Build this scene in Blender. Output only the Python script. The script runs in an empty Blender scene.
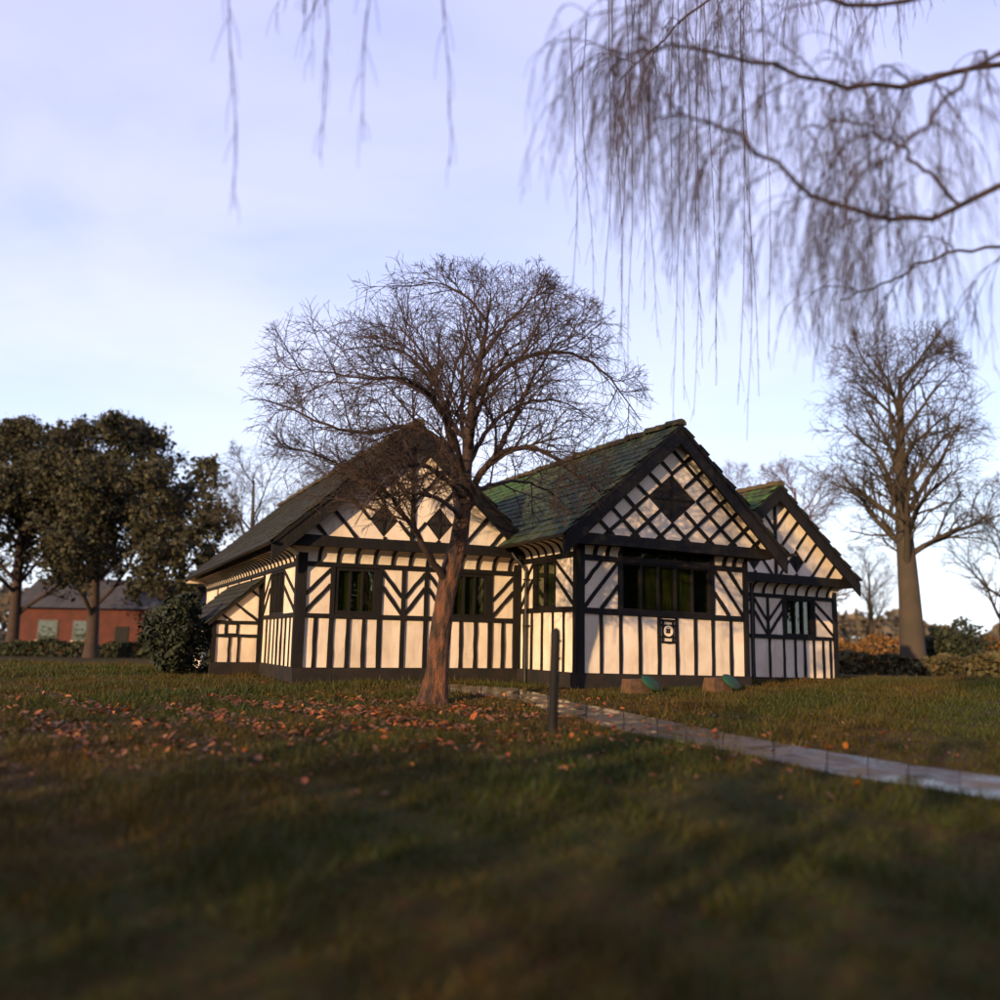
import bpy, math, random
import numpy as np
from mathutils import Vector, Matrix, Euler

# ------------------------------------------------------------------ camera, sky, sun, exposure
scene = bpy.context.scene
col = scene.collection
F = 912.0; PITCH = math.radians(8.75); ROLL = math.radians(1.0); EYE = np.array([0, 0, 1.6])
_r0 = np.array([1., 0, 0]); _u0 = np.array([0, -math.sin(PITCH), math.cos(PITCH)])
FW = np.array([0, math.cos(PITCH), math.sin(PITCH)])
RT = _r0 * math.cos(ROLL) + _u0 * math.sin(ROLL); UP = _u0 * math.cos(ROLL) - _r0 * math.sin(ROLL)
cd = bpy.data.cameras.new('camera'); cam = bpy.data.objects.new('camera', cd); col.objects.link(cam)
cam.matrix_world = Matrix(((RT[0], UP[0], -FW[0], EYE[0]), (RT[1], UP[1], -FW[1], EYE[1]), (RT[2], UP[2], -FW[2], EYE[2]), (0, 0, 0, 1)))
cd.sensor_width = 36; cd.lens = 36 * F / 1000; cd.clip_start = 0.05; cd.clip_end = 6000
cd.dof.use_dof = True; cd.dof.focus_distance = 18.0; cd.dof.aperture_fstop = 0.48
scene.camera = cam

SUN_AZ = math.radians(32); SUN_EL = math.radians(11.5)           # light travels towards +Y, a little to the right
world = bpy.data.worlds.new('World'); scene.world = world; world.use_nodes = True
def build_world():
    nt = world.node_tree; nt.nodes.clear()
    N = nt.nodes.new; L = nt.links.new
    sky = N('ShaderNodeTexSky'); sky.sky_type = 'NISHITA'; sky.sun_disc = False
    sky.sun_elevation = SUN_EL; sky.sun_rotation = math.pi + SUN_AZ; sky.air_density = 1.0; sky.dust_density = 0.4; sky.ozone_density = 1.6
    tc = N('ShaderNodeTexCoord'); sep = N('ShaderNodeSeparateXYZ'); L(tc.outputs['Generated'], sep.inputs[0])
    zz = N('ShaderNodeMath'); zz.operation = 'MAXIMUM'; L(sep.outputs[2], zz.inputs[0]); zz.inputs[1].default_value = 0.0
    za = N('ShaderNodeMath'); za.operation = 'ADD'; L(zz.outputs[0], za.inputs[0]); za.inputs[1].default_value = 0.16
    dx = N('ShaderNodeMath'); dx.operation = 'DIVIDE'; L(sep.outputs[0], dx.inputs[0]); L(za.outputs[0], dx.inputs[1])
    dy = N('ShaderNodeMath'); dy.operation = 'DIVIDE'; L(sep.outputs[1], dy.inputs[0]); L(za.outputs[0], dy.inputs[1])
    cmb = N('ShaderNodeCombineXYZ'); L(dx.outputs[0], cmb.inputs[0]); L(dy.outputs[0], cmb.inputs[1]); cmb.inputs[2].default_value = 9.2
    nz = N('ShaderNodeTexNoise'); nz.inputs['Scale'].default_value = 0.62; nz.inputs['Detail'].default_value = 6; nz.inputs['Roughness'].default_value = 0.52; nz.inputs['Distortion'].default_value = 0.5
    L(cmb.outputs[0], nz.inputs['Vector'])
    rp = N('ShaderNodeValToRGB'); rp.color_ramp.elements[0].position = 0.36; rp.color_ramp.elements[1].position = 0.66
    rp.color_ramp.interpolation = 'EASE'; L(nz.outputs[0], rp.inputs[0])
    def mixc(fac, a_, col_):
        x = N('ShaderNodeMix'); x.data_type = 'RGBA'
        if isinstance(fac, float): x.inputs[0].default_value = fac
        else: L(fac, x.inputs[0])
        L(a_, x.inputs[6]); x.inputs[7].default_value = (*col_, 1); return x.outputs[2]
    inv = N('ShaderNodeMath'); inv.operation = 'SUBTRACT'; inv.inputs[0].default_value = 1.0; L(zz.outputs[0], inv.inputs[1])
    pw = N('ShaderNodeMath'); pw.operation = 'POWER'; L(inv.outputs[0], pw.inputs[0]); pw.inputs[1].default_value = 3.9
    hz = N('ShaderNodeMath'); hz.operation = 'MULTIPLY'; hz.use_clamp = True; L(pw.outputs[0], hz.inputs[0]); hz.inputs[1].default_value = 0.80
    sc = N('ShaderNodeMath'); sc.operation = 'MULTIPLY'; L(rp.outputs[0], sc.inputs[0]); sc.inputs[1].default_value = 0.30
    c = mixc(0.55, sky.outputs[0], (2.5, 2.75, 6.6))        # thin high veil
    c = mixc(hz.outputs[0], c, (7.0, 7.8, 8.1))            # haze thickening to the horizon
    c = mixc(sc.outputs[0], c, (6.6, 6.2, 7.0))            # soft cloud
    bg = N('ShaderNodeBackground'); bg.inputs[1].default_value = 0.15; L(c, bg.inputs[0])
    out = N('ShaderNodeOutputWorld'); L(bg.outputs[0], out.inputs[0])
build_world()
sd = bpy.data.lights.new('sun', 'SUN'); sun = bpy.data.objects.new('sun', sd); col.objects.link(sun)
sd.energy = 5.0; sd.angle = math.radians(0.5); sd.color = (1.0, 0.72, 0.43)
_ld = Vector((math.sin(SUN_AZ) * math.cos(SUN_EL), math.cos(SUN_AZ) * math.cos(SUN_EL), -math.sin(SUN_EL)))
sun.rotation_euler = _ld.to_track_quat('-Z', 'Y').to_euler(); sun.location = (-20, -30, 20)
vs = scene.view_settings; vs.view_transform = 'Standard'; vs.look = 'None'; vs.exposure = 0.52; vs.gamma = 1.0; vs.use_curve_mapping = False

# ------------------------------------------------------------------ helpers
RNG = random.Random(7); NR = np.random.default_rng(7)
def tag(o, label=None, cat=None, group=None, kind=None):
    if label: o['label'] = label
    if cat: o['category'] = cat
    if group: o['group'] = group
    if kind: o['kind'] = kind
    return o
def empty(name, loc, rz=0.0):
    o = bpy.data.objects.new(name, None); o.empty_display_size = 0.2; o.location = loc; o.rotation_euler = (0, 0, rz); col.objects.link(o); return o
def mk(name, verts, faces, mat=None, parent=None, smooth=False):
    me = bpy.data.meshes.new(name); me.from_pydata([tuple(map(float, v)) for v in verts], [], [tuple(f) for f in faces]); me.update()
    if mat: me.materials.append(mat)
    if smooth: me.shade_smooth()
    o = bpy.data.objects.new(name, me); col.objects.link(o)
    if parent: o.parent = parent
    return o
def fast_mesh(name, verts, polys, mat=None, parent=None, smooth=False, color=None):
    """verts (n,3) ndarray, polys (m,k) ndarray of equal-sided faces"""
    me = bpy.data.meshes.new(name); n = len(verts); m, k = polys.shape
    me.vertices.add(n); me.vertices.foreach_set('co', np.ascontiguousarray(verts, dtype=np.float32).ravel())
    me.loops.add(m * k); me.loops.foreach_set('vertex_index', np.ascontiguousarray(polys, dtype=np.int32).ravel())
    me.polygons.add(m); me.polygons.foreach_set('loop_start', np.arange(0, m * k, k, dtype=np.int32))
    me.update(calc_edges=True); me.validate()
    if color is not None:
        ca = me.color_attributes.new('tint', 'FLOAT_COLOR', 'POINT')
        c4 = np.ones((n, 4), dtype=np.float32); c4[:, :3] = color; ca.data.foreach_set('color', c4.ravel())
    if smooth: me.shade_smooth()
    if mat: me.materials.append(mat)
    o = bpy.data.objects.new(name, me); col.objects.link(o)
    if parent: o.parent = parent
    return o
def copy_tree(o, parent=None):
    c = o.copy(); col.objects.link(c); c.parent = parent
    for ch in list(o.children): copy_tree(ch, c)
    return c
class MB:
    def __init__(s): s.v = []; s.f = []
    def add(s, vs, fs):
        b = len(s.v); s.v += [tuple(p) for p in vs]; s.f += [tuple(i + b for i in f) for f in fs]
    def box(s, x0, x1, y0, y1, z0, z1):
        s.add([(x0,y0,z0),(x1,y0,z0),(x1,y1,z0),(x0,y1,z0),(x0,y0,z1),(x1,y0,z1),(x1,y1,z1),(x0,y1,z1)],
              [(0,3,2,1),(4,5,6,7),(0,1,5,4),(1,2,6,5),(2,3,7,6),(3,0,4,7)])
    def build(s, name, mat, parent=None, warp=None, smooth=False):
        v = [warp(p) for p in s.v] if warp else s.v
        return mk(name, v, s.f, mat, parent, smooth)
def tubes(paths):
    """paths: list of (pts ndarray n x3, radii n, sides) -> verts, quads"""
    V = []; Q = []; base = 0
    for pts, rad, k in paths:
        n = len(pts); t = np.gradient(pts, axis=0); t /= (np.linalg.norm(t, axis=1, keepdims=True) + 1e-9)
        ref = np.array([0.31, 0.17, 0.93]) if abs(t[0][2]) < 0.8 else np.array([0.93, 0.31, 0.17])
        a = np.cross(t, ref); a /= (np.linalg.norm(a, axis=1, keepdims=True) + 1e-9); b = np.cross(t, a)
        ang = np.arange(k) * 2 * np.pi / k
        ring = pts[:, None, :] + np.asarray(rad)[:, None, None] * (np.cos(ang)[None, :, None] * a[:, None, :] + np.sin(ang)[None, :, None] * b[:, None, :])
        V.append(ring.reshape(-1, 3))
        i = np.arange(n - 1)[:, None] * k + base; j = np.arange(k)[None, :]; j2 = (j + 1) % k
        Q.append(np.stack([i + j, i + j2, i + k + j2, i + k + j], axis=-1).reshape(-1, 4)); base += n * k
    return np.concatenate(V), np.concatenate(Q)

def ray(x, y): return RT * (x - 500) / F - UP * (y - 500) / F + FW
def at(x, y, Y): d = ray(x, y); return EYE + d * (Y / d[1])

# terrain
_ty = np.array([-400, -60, -10, 0, 3, 6, 10.5, 15, 19, 24, 30, 40, 55, 75, 120, 4000.])
_tz = np.array([-.4, -.4, -.12, 0, .17, .34, .53, .60, .66, .70, .64, .42, .15, 0.0, -.1, -.1])
_fy = np.linspace(-100, 200, 3001); _fz = np.interp(_fy, _ty, _tz)
_k = np.exp(-0.5 * (np.arange(-30, 31) / 12.0) ** 2); _k /= _k.sum()
_fzs = _fz.copy(); _fzs[30:-30] = np.convolve(_fz, _k, 'valid')
def hgt(x, y):
    x = np.asarray(x, dtype=float); y = np.asarray(y, dtype=float)
    z = np.interp(y, _fy, _fzs)
    near = np.exp(-((x) ** 2 + (y - 12) ** 2) / 1600.0)
    z = z + near * (0.022 * np.sin(x * 0.9 + 1.3) * np.cos(y * 0.7 + .4) + 0.012 * np.sin(x * 2.3 + y * 1.7))
    return z
def ground(x, y): return float(hgt(x, y))
def on_ground(px, py):
    d = ray(px, py); t = 1.0
    for _ in range(4000):
        p = EYE + d * t
        if p[2] <= ground(p[0], p[1]): break
        t += 0.02
    return p

# ------------------------------------------------------------------ materials
def nodes(name):
    m = bpy.data.materials.new(name); m.use_nodes = True; nt = m.node_tree
    return m, nt, nt.nodes['Principled BSDF'], nt.nodes.new, nt.links.new
def mat(name, c1, c2=None, scale=4.0, rough=0.8, bump=0.0, bscale=None, detail=5, lo=0.35, hi=0.65, stretch=None, spec=0.3, tint=False, c3=None, rand=0.0, coord='Object', dist=0.02):
    m, nt, b, N, L = nodes(name)
    b.inputs['Roughness'].default_value = rough; b.inputs['Specular IOR Level'].default_value = spec
    tc = N('ShaderNodeTexCoord'); mp = N('ShaderNodeMapping'); L(tc.outputs[coord], mp.inputs[0])
    if stretch: mp.inputs['Scale'].default_value = stretch
    src = None
    if c2 is not None:
        nz = N('ShaderNodeTexNoise'); nz.inputs['Scale'].default_value = scale; nz.inputs['Detail'].default_value = detail; L(mp.outputs[0], nz.inputs['Vector'])
        rp = N('ShaderNodeValToRGB'); e = rp.color_ramp.elements
        e[0].position = lo; e[0].color = (*c1, 1); e[1].position = hi; e[1].color = (*c2, 1)
        if c3 is not None:
            x = e.new(min(1, hi + 0.12)); x.color = (*c3, 1)
        L(nz.outputs[0], rp.inputs[0]); src = rp.outputs[0]
    if tint:
        at_ = N('ShaderNodeVertexColor'); at_.layer_name = 'tint'
        if src is None: src = at_.outputs[0]
        else:
            mm = N('ShaderNodeMix'); mm.data_type = 'RGBA'; mm.blend_type = 'MULTIPLY'; mm.inputs[0].default_value = 1.0
            L(src, mm.inputs[6]); L(at_.outputs[0], mm.inputs[7]); src = mm.outputs[2]
    if rand > 0:
        oi = N('ShaderNodeObjectInfo'); mr = N('ShaderNodeMapRange'); L(oi.outputs['Random'], mr.inputs[0])
        mr.inputs[3].default_value = 1 - rand; mr.inputs[4].default_value = 1 + rand
        hv = N('ShaderNodeHueSaturation'); L(mr.outputs[0], hv.inputs['Value'])
        if src is None: hv.inputs['Color'].default_value = (*c1, 1)
        else: L(src, hv.inputs['Color'])
        src = hv.outputs[0]
    if src is None: b.inputs['Base Color'].default_value = (*c1, 1)
    else: L(src, b.inputs['Base Color'])
    if bump > 0:
        n2 = N('ShaderNodeTexNoise'); n2.inputs['Scale'].default_value = bscale or scale * 4; n2.inputs['Detail'].default_value = 6; L(mp.outputs[0], n2.inputs['Vector'])
        bp = N('ShaderNodeBump'); bp.inputs['Strength'].default_value = bump; bp.inputs['Distance'].default_value = dist; L(n2.outputs[0], bp.inputs['Height']); L(bp.outputs[0], b.inputs['Normal'])
    return m
M = {}
def plaster_mat():
    m, nt, b, N, L = nodes('cream_plaster'); b.inputs['Roughness'].default_value = .92; b.inputs['Specular IOR Level'].default_value = .2
    tc = N('ShaderNodeTexCoord'); oi = N('ShaderNodeObjectInfo')
    def layer(scale, stretch, lo, hi, col_, prev, amt):
        mp = N('ShaderNodeMapping'); mp.inputs['Scale'].default_value = stretch; L(tc.outputs['Object'], mp.inputs[0])
        n = N('ShaderNodeTexNoise'); n.inputs['Scale'].default_value = scale; n.inputs['Detail'].default_value = 7; n.inputs['Roughness'].default_value = .6; L(mp.outputs[0], n.inputs['Vector'])
        mr = N('ShaderNodeMapRange'); mr.inputs[1].default_value = lo; mr.inputs[2].default_value = hi; mr.inputs[4].default_value = amt; L(n.outputs[0], mr.inputs[0])
        mx = N('ShaderNodeMix'); mx.data_type = 'RGBA'; L(mr.outputs[0], mx.inputs[0]); L(prev, mx.inputs[6]); mx.inputs[7].default_value = (*col_, 1); return mx.outputs[2]
    base = N('ShaderNodeRGB'); base.outputs[0].default_value = (.70, .57, .42, 1)
    c = layer(1.1, (1, 1, 1), .42, .75, (.50, .37, .25), base.outputs[0], .8)
    c = layer(5.0, (1, 1, .16), .52, .80, (.34, .25, .16), c, .6)
    c = layer(14.0, (1, 1, 1), .62, .72, (.38, .29, .20), c, .6)
    hv = N('ShaderNodeHueSaturation'); mr = N('ShaderNodeMapRange'); L(oi.outputs['Random'], mr.inputs[0]); mr.inputs[3].default_value = .90; mr.inputs[4].default_value = 1.05; L(mr.outputs[0], hv.inputs['Value']); L(c, hv.inputs['Color']); L(hv.outputs[0], b.inputs['Base Color'])
    n = N('ShaderNodeTexNoise'); n.inputs['Scale'].default_value = 7; n.inputs['Detail'].default_value = 8; L(tc.outputs['Object'], n.inputs['Vector'])
    bp = N('ShaderNodeBump'); bp.inputs['Strength'].default_value = .5; bp.inputs['Distance'].default_value = .018; L(n.outputs[0], bp.inputs['Height']); L(bp.outputs[0], b.inputs['Normal']); return m
M['plaster'] = plaster_mat()
M['timber'] = mat('black_timber', (.0045, .0036, .0028), (.010, .007, .0045), 3, .7, .5, 22, stretch=(3, 3, .7), rand=.25, spec=.2)
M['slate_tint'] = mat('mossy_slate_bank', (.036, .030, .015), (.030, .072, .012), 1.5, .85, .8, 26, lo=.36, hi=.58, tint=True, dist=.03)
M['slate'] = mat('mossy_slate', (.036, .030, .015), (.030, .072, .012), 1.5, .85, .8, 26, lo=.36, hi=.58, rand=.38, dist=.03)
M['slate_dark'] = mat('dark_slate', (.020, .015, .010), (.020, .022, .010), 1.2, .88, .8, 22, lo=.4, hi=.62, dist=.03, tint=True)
M['ridge'] = mat('ridge_clay', (.075, .042, .018), (.040, .042, .016), 2.2, .9, 1.0, 20, rand=.3, dist=.04)
M['plinth'] = mat('plinth_brick', (.010, .008, .006), (.022, .014, .009), 3, .9, .6, 30)
M['brick'] = mat('red_brick', (.080, .020, .010), (.05, .015, .009), 1.5, .85, .3, 20, rand=.25)
M['iron'] = mat('black_iron', (.012, .010, .009), (.025, .018, .012), 9, .5, .2, 40)
M['bark'] = mat('cherry_bark', (.030, .019, .012), (.17, .066, .028), 3.2, .85, 1.0, 13, lo=.40, hi=.66, stretch=(2.6, 2.6, .7), dist=.10)
M['twig'] = mat('twig_bark', (.030, .018, .012), (.050, .028, .017), 5, .85)
M['twig_far'] = mat('far_twig', (.060, .040, .024), (.042, .032, .017), 1, .9)
M['twig_pink'] = mat('russet_twig', (.13, .062, .052), (.085, .050, .038), 1, .9)
M['stone_block'] = mat('brown_sandstone', (.12, .058, .026), (.06, .034, .017), 7, .9, .6, 30)
M['green'] = mat('green_cover', (.006, .052, .028), (.022, .030, .014), 8, .75, .6, 40, lo=.40, hi=.60)
M['curtain'] = mat('olive_curtain', (.085, .075, .014), (.022, .026, .007), 2.2, .95, 0, stretch=(6, 6, .8))
M['room'] = mat('dark_room', (.02, .018, .014))
M['leaf_fallen'] = mat('fallen_leaf', (1, 1, 1), tint=True, rough=.65)
M['foliage_dark'] = mat('dark_foliage', (1, 1, 1), tint=True, rough=.75)
M['roof_far'] = mat('far_roof', (.030, .026, .022), (.050, .042, .034), 2, .8)

def grass_mat():
    m, nt, b, N, L = nodes('grass_blade'); b.inputs['Roughness'].default_value = .6; b.inputs['Specular IOR Level'].default_value = .25
    vc = N('ShaderNodeVertexColor'); vc.layer_name = 'tint'; L(vc.outputs[0], b.inputs['Base Color'])
    tr = N('ShaderNodeBsdfTranslucent'); L(vc.outputs[0], tr.inputs[0]); mx = N('ShaderNodeMixShader'); mx.inputs[0].default_value = .3
    out = nt.nodes['Material Output']; L(b.outputs[0], mx.inputs[1]); L(tr.outputs[0], mx.inputs[2]); L(mx.outputs[0], out.inputs[0]); return m
M['grass'] = grass_mat()
def ground_mat():
    m, nt, b, N, L = nodes('lawn'); b.inputs['Roughness'].default_value = .95; b.inputs['Specular IOR Level'].default_value = .1
    tc = N('ShaderNodeTexCoord')
    a = N('ShaderNodeTexNoise'); a.inputs['Scale'].default_value = .35; a.inputs['Detail'].default_value = 7; L(tc.outputs['Object'], a.inputs['Vector'])
    r = N('ShaderNodeValToRGB'); e = r.color_ramp.elements; e[0].position = .36; e[0].color = (.030, .030, .004, 1); e[1].position = .62; e[1].color = (.054, .029, .006, 1); L(a.outputs[0], r.inputs[0])
    c = N('ShaderNodeTexNoise'); c.inputs['Scale'].default_value = 9; c.inputs['Detail'].default_value = 8; L(tc.outputs['Object'], c.inputs['Vector'])
    mm = N('ShaderNodeMix'); mm.data_type = 'RGBA'; mm.blend_type = 'OVERLAY'; mm.inputs[0].default_value = .8; L(r.outputs[0], mm.inputs[6]); L(c.outputs[1], mm.inputs[7])
    hs = N('ShaderNodeHueSaturation'); hs.inputs['Saturation'].default_value = 1.0; L(mm.outputs[2], hs.inputs['Color']); L(hs.outputs[0], b.inputs['Base Color'])
    d = N('ShaderNodeTexNoise'); d.inputs['Scale'].default_value = 22; d.inputs['Detail'].default_value = 6; L(tc.outputs['Object'], d.inputs['Vector'])
    bp = N('ShaderNodeBump'); bp.inputs['Strength'].default_value = .9; bp.inputs['Distance'].default_value = .06; L(d.outputs[0], bp.inputs['Height']); L(bp.outputs[0], b.inputs['Normal'])
    return m
M['lawn'] = ground_mat()
def wet_mat():
    m, nt, b, N, L = nodes('wet_flagstone'); b.inputs['Specular IOR Level'].default_value = .28
    tc = N('ShaderNodeTexCoord'); oi = N('ShaderNodeObjectInfo')
    a = N('ShaderNodeTexNoise'); a.inputs['Scale'].default_value = 2.2; a.inputs['Detail'].default_value = 6; L(tc.outputs['Object'], a.inputs['Vector'])
    r = N('ShaderNodeValToRGB'); e = r.color_ramp.elements; e[0].position = .35; e[0].color = (.045, .031, .014, 1); e[1].position = .7; e[1].color = (.095, .064, .028, 1); L(a.outputs[0], r.inputs[0])
    hv = N('ShaderNodeHueSaturation'); mr = N('ShaderNodeMapRange'); L(oi.outputs['Random'], mr.inputs[0]); mr.inputs[3].default_value = .75; mr.inputs[4].default_value = 1.2
    L(mr.outputs[0], hv.inputs['Value']); L(r.outputs[0], hv.inputs['Color']); L(hv.outputs[0], b.inputs['Base Color'])
    q = N('ShaderNodeValToRGB'); e = q.color_ramp.elements; e[0].position = .42; e[0].color = (.16, .16, .16, 1); e[1].position = .62; e[1].color = (.62, .62, .62, 1); L(a.outputs[0], q.inputs[0]); L(q.outputs[0], b.inputs['Roughness'])
    n = N('ShaderNodeTexNoise'); n.inputs['Scale'].default_value = 14; L(tc.outputs['Object'], n.inputs['Vector'])
    bp = N('ShaderNodeBump'); bp.inputs['Strength'].default_value = .12; bp.inputs['Distance'].default_value = .01; L(n.outputs[0], bp.inputs['Height']); L(bp.outputs[0], b.inputs['Normal'])
    return m
M['wet'] = wet_mat()
def glass_mat():
    m, nt, b, N, L = nodes('window_glass'); nt.nodes.remove(b)
    t = N('ShaderNodeBsdfTransparent'); t.inputs[0].default_value = (.66, .70, .58, 1)
    g = N('ShaderNodeBsdfGlossy'); g.inputs['Roughness'].default_value = .03; g.inputs[0].default_value = (.9, .95, .9, 1)
    tc = N('ShaderNodeTexCoord'); n = N('ShaderNodeTexNoise'); n.inputs['Scale'].default_value = 2.5; L(tc.outputs['Object'], n.inputs['Vector'])
    bp = N('ShaderNodeBump'); bp.inputs['Strength'].default_value = .25; bp.inputs['Distance'].default_value = .02; L(n.outputs[0], bp.inputs['Height']); L(bp.outputs[0], g.inputs['Normal'])
    lw = N('ShaderNodeLayerWeight'); lw.inputs[0].default_value = .5; p5 = N('ShaderNodeMath'); p5.operation = 'POWER'; L(lw.outputs['Facing'], p5.inputs[0]); p5.inputs[1].default_value = 4.0
    ad = N('ShaderNodeMath'); ad.operation = 'MULTIPLY_ADD'; L(p5.outputs[0], ad.inputs[0]); ad.inputs[1].default_value = .9; ad.inputs[2].default_value = .07
    mx = N('ShaderNodeMixShader'); L(ad.outputs[0], mx.inputs[0]); L(t.outputs[0], mx.inputs[1]); L(g.outputs[0], mx.inputs[2]); L(mx.outputs[0], nt.nodes['Material Output'].inputs[0]); return m
M['glass'] = glass_mat()

# ------------------------------------------------------------------ ground sheet and path
def graded(near, step, far):
    a = list(np.arange(-near, near + 1e-6, step)); s = step; x = near
    while x < far: s *= 1.22; x += s; a = [-x] + a + [x]
    return np.array(a)
def build_ground():
    xs = graded(18, .3, 2600); ys = graded(18, .3, 2600) + 13
    X, Y = np.meshgrid(xs, ys); Z = hgt(X, Y); n, m_ = X.shape
    V = np.stack([X, Y, Z], -1).reshape(-1, 3)
    i = np.arange(n - 1)[:, None] * m_ + np.arange(m_ - 1)[None, :]
    Q = np.stack([i, i + 1, i + m_ + 1, i + m_], -1).reshape(-1, 4)
    tag(fast_mesh('ground', V, Q, M['lawn'], smooth=True), kind='structure')
build_ground()

H0 = np.array([1.6492, 19.0, 0.9713]); HA = math.radians(25)
HU = np.array([math.cos(HA), math.sin(HA)]); HV = np.array([-math.sin(HA), math.cos(HA)])
def hworld(x, y): return H0[:2] + HU * x + HV * y
def hlocal(x, y):
    dx = x - H0[0]; dy = y - H0[1]; return dx * HU[0] + dy * HU[1], dx * HV[0] + dy * HV[1]

PTOP = [(405, 683.5), (450, 684.5), (520, 689), (600, 708), (670, 722), (740, 737), (830, 753), (900, 764), (985, 775), (1090, 786)]
PBOT = [(405, 688), (450, 692), (520, 702), (600, 727), (670, 742), (740, 755), (830, 775), (900, 786), (985, 800), (1090, 813)]
_pt = np.array([on_ground(*p)[:2] for p in PTOP]); _pb = np.array([on_ground(*p)[:2] for p in PBOT])
def path_edges(t):
    k = np.linspace(0, 1, len(_pt))
    a = np.array([np.interp(t, k, _pt[:, 0]), np.interp(t, k, _pt[:, 1])]); b = np.array([np.interp(t, k, _pb[:, 0]), np.interp(t, k, _pb[:, 1])]); return a, b
PATH_POLY = np.concatenate([_pt, _pb[::-1]])
def in_poly(x, y, poly):
    c = np.zeros(np.shape(x), bool); n = len(poly); j = n - 1
    for i in range(n):
        xi, yi = poly[i]; xj, yj = poly[j]
        c ^= ((yi > y) != (yj > y)) & (x < (xj - xi) * (y - yi) / (yj - yi + 1e-12) + xi); j = i
    return c
def build_path():
    V = []; Fc = []; n = 90
    for i in range(n + 1):
        a, b = path_edges(i / n)
        for j in range(5): p = a + (b - a) * j / 4; V.append((p[0], p[1], ground(*p) + .006))
    for i in range(n):
        for j in range(4): k = i * 5 + j; Fc.append((k, k + 1, k + 6, k + 5))
    p = tag(mk('path', V, Fc, M['plinth'], smooth=True), kind='structure')
    # flagstones, each its own slab
    ln = sum(np.linalg.norm((path_edges((i + 1) / n)[0] + path_edges((i + 1) / n)[1] - path_edges(i / n)[0] - path_edges(i / n)[1]) / 2) for i in range(n))
    t = 0.0; rr = random.Random(3)
    while t < 1:
        dt = rr.uniform(.55, .95) / ln; t2 = min(1, t + dt)
        a, b = path_edges(t); w = np.linalg.norm(b - a); k = max(2, int(round(w / .75))); cuts = [0.015] + sorted(min(.97, max(.03, (i + rr.uniform(-.22, .22)) / k)) for i in range(1, k)) + [.985]
        for c0, c1 in zip(cuts[:-1], cuts[1:]):
            g = .012 / w; gt = .010 / ln; vs = []
            for (tt, cc) in ((t + gt, c0 + g), (t + gt, c1 - g), (t2 - gt, c1 - g), (t2 - gt, c0 + g)):
                tt += rr.uniform(-.006, .006) / ln; cc += rr.uniform(-.008, .008) / w
                A, B = path_edges(min(1, max(0, tt))); q = A + (B - A) * cc; vs.append(q)
            top = rr.uniform(.011, .016); tilt = [rr.uniform(-.003, .003) for _ in range(4)]
            lo = [(q[0], q[1], ground(*q) - .03) for q in vs]; hi = [(q[0], q[1], ground(*q) + top + tl) for q, tl in zip(vs, tilt)]
            mk('flagstone', lo + hi, [(0,1,2,3)[::-1], (4,5,6,7), (0,1,5,4), (1,2,6,5), (2,3,7,6), (3,0,4,7)], M['wet'], p)
        t = t2
build_path()

# ------------------------------------------------------------------ the timber-framed house
house = empty('timber_framed_house', tuple(H0), HA)
tag(house, 'black and white timber-framed house with three gables and mossy slate roofs', 'house')
def warp(p):
    x, y, z = p
    return (x, y, z - .017 * x) if x > 0 else (x, y, z)
class Frame:
    def __init__(s, O, dx, n): s.O = np.array(O, float); s.dx = np.array(dx, float); s.n = np.array(n, float)
    def P(s, a, z, o): q = s.O + s.dx * a + s.n * o; return (q[0], q[1], q[2] + z)
TH = -.13
def prism(fr, poly, o0, o1, name, m, parent):
    """poly in (s,z); extruded between outward offsets o0 < o1"""
    n = len(poly); v = [warp(fr.P(a, z, o0)) for a, z in poly] + [warp(fr.P(a, z, o1)) for a, z in poly]
    f = [tuple(range(n))[::-1], tuple(range(n, 2 * n))] + [(i, (i + 1) % n, n + (i + 1) % n, n + i) for i in range(n)]
    return mk(name, v, f, m, parent)
def beam(fr, p0, p1, w, out, name, parent, m=None, back=TH, seg=4, jit=.008):
    p0 = np.array(p0, float); p1 = np.array(p1, float); d = p1 - p0; L = np.linalg.norm(d)
    if L < .03: return None
    d /= L; q = np.array([-d[1], d[0]]); v = []; f = []
    for i in range(seg + 1):
        c = p0 + d * L * i / seg; a = RNG.uniform(-jit, jit); b = RNG.uniform(-jit, jit); o = out + RNG.uniform(-jit, jit) * .6
        A = c + q * (w / 2 + a); B = c - q * (w / 2 + b)
        v += [warp(fr.P(A[0], A[1], back)), warp(fr.P(B[0], B[1], back)), warp(fr.P(B[0], B[1], o)), warp(fr.P(A[0], A[1], o))]
    for i in range(seg):
        k = i * 4
        for j in range(4): f.append((k + j, k + (j + 1) % 4, k + 4 + (j + 1) % 4, k + 4 + j))
    f += [(3, 2, 1, 0), (seg * 4, seg * 4 + 1, seg * 4 + 2, seg * 4 + 3)]
    return mk(name, v, f, m or M['timber'], parent)
def clip_half(poly, a, b, c):
    """keep a*s+b*z<=c"""
    r = []; n = len(poly)
    for i in range(n):
        p = poly[i]; q = poly[(i + 1) % n]; dp = a * p[0] + b * p[1] - c; dq = a * q[0] + b * q[1] - c
        if dp <= 0: r.append(p)
        if (dp < 0 < dq) or (dq < 0 < dp):
            t = dp / (dp - dq); r.append((p[0] + (q[0] - p[0]) * t, p[1] + (q[1] - p[1]) * t))
    return r
def area(p): return .5 * abs(sum(p[i][0] * p[(i + 1) % len(p)][1] - p[(i + 1) % len(p)][0] * p[i][1] for i in range(len(p))))
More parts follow.
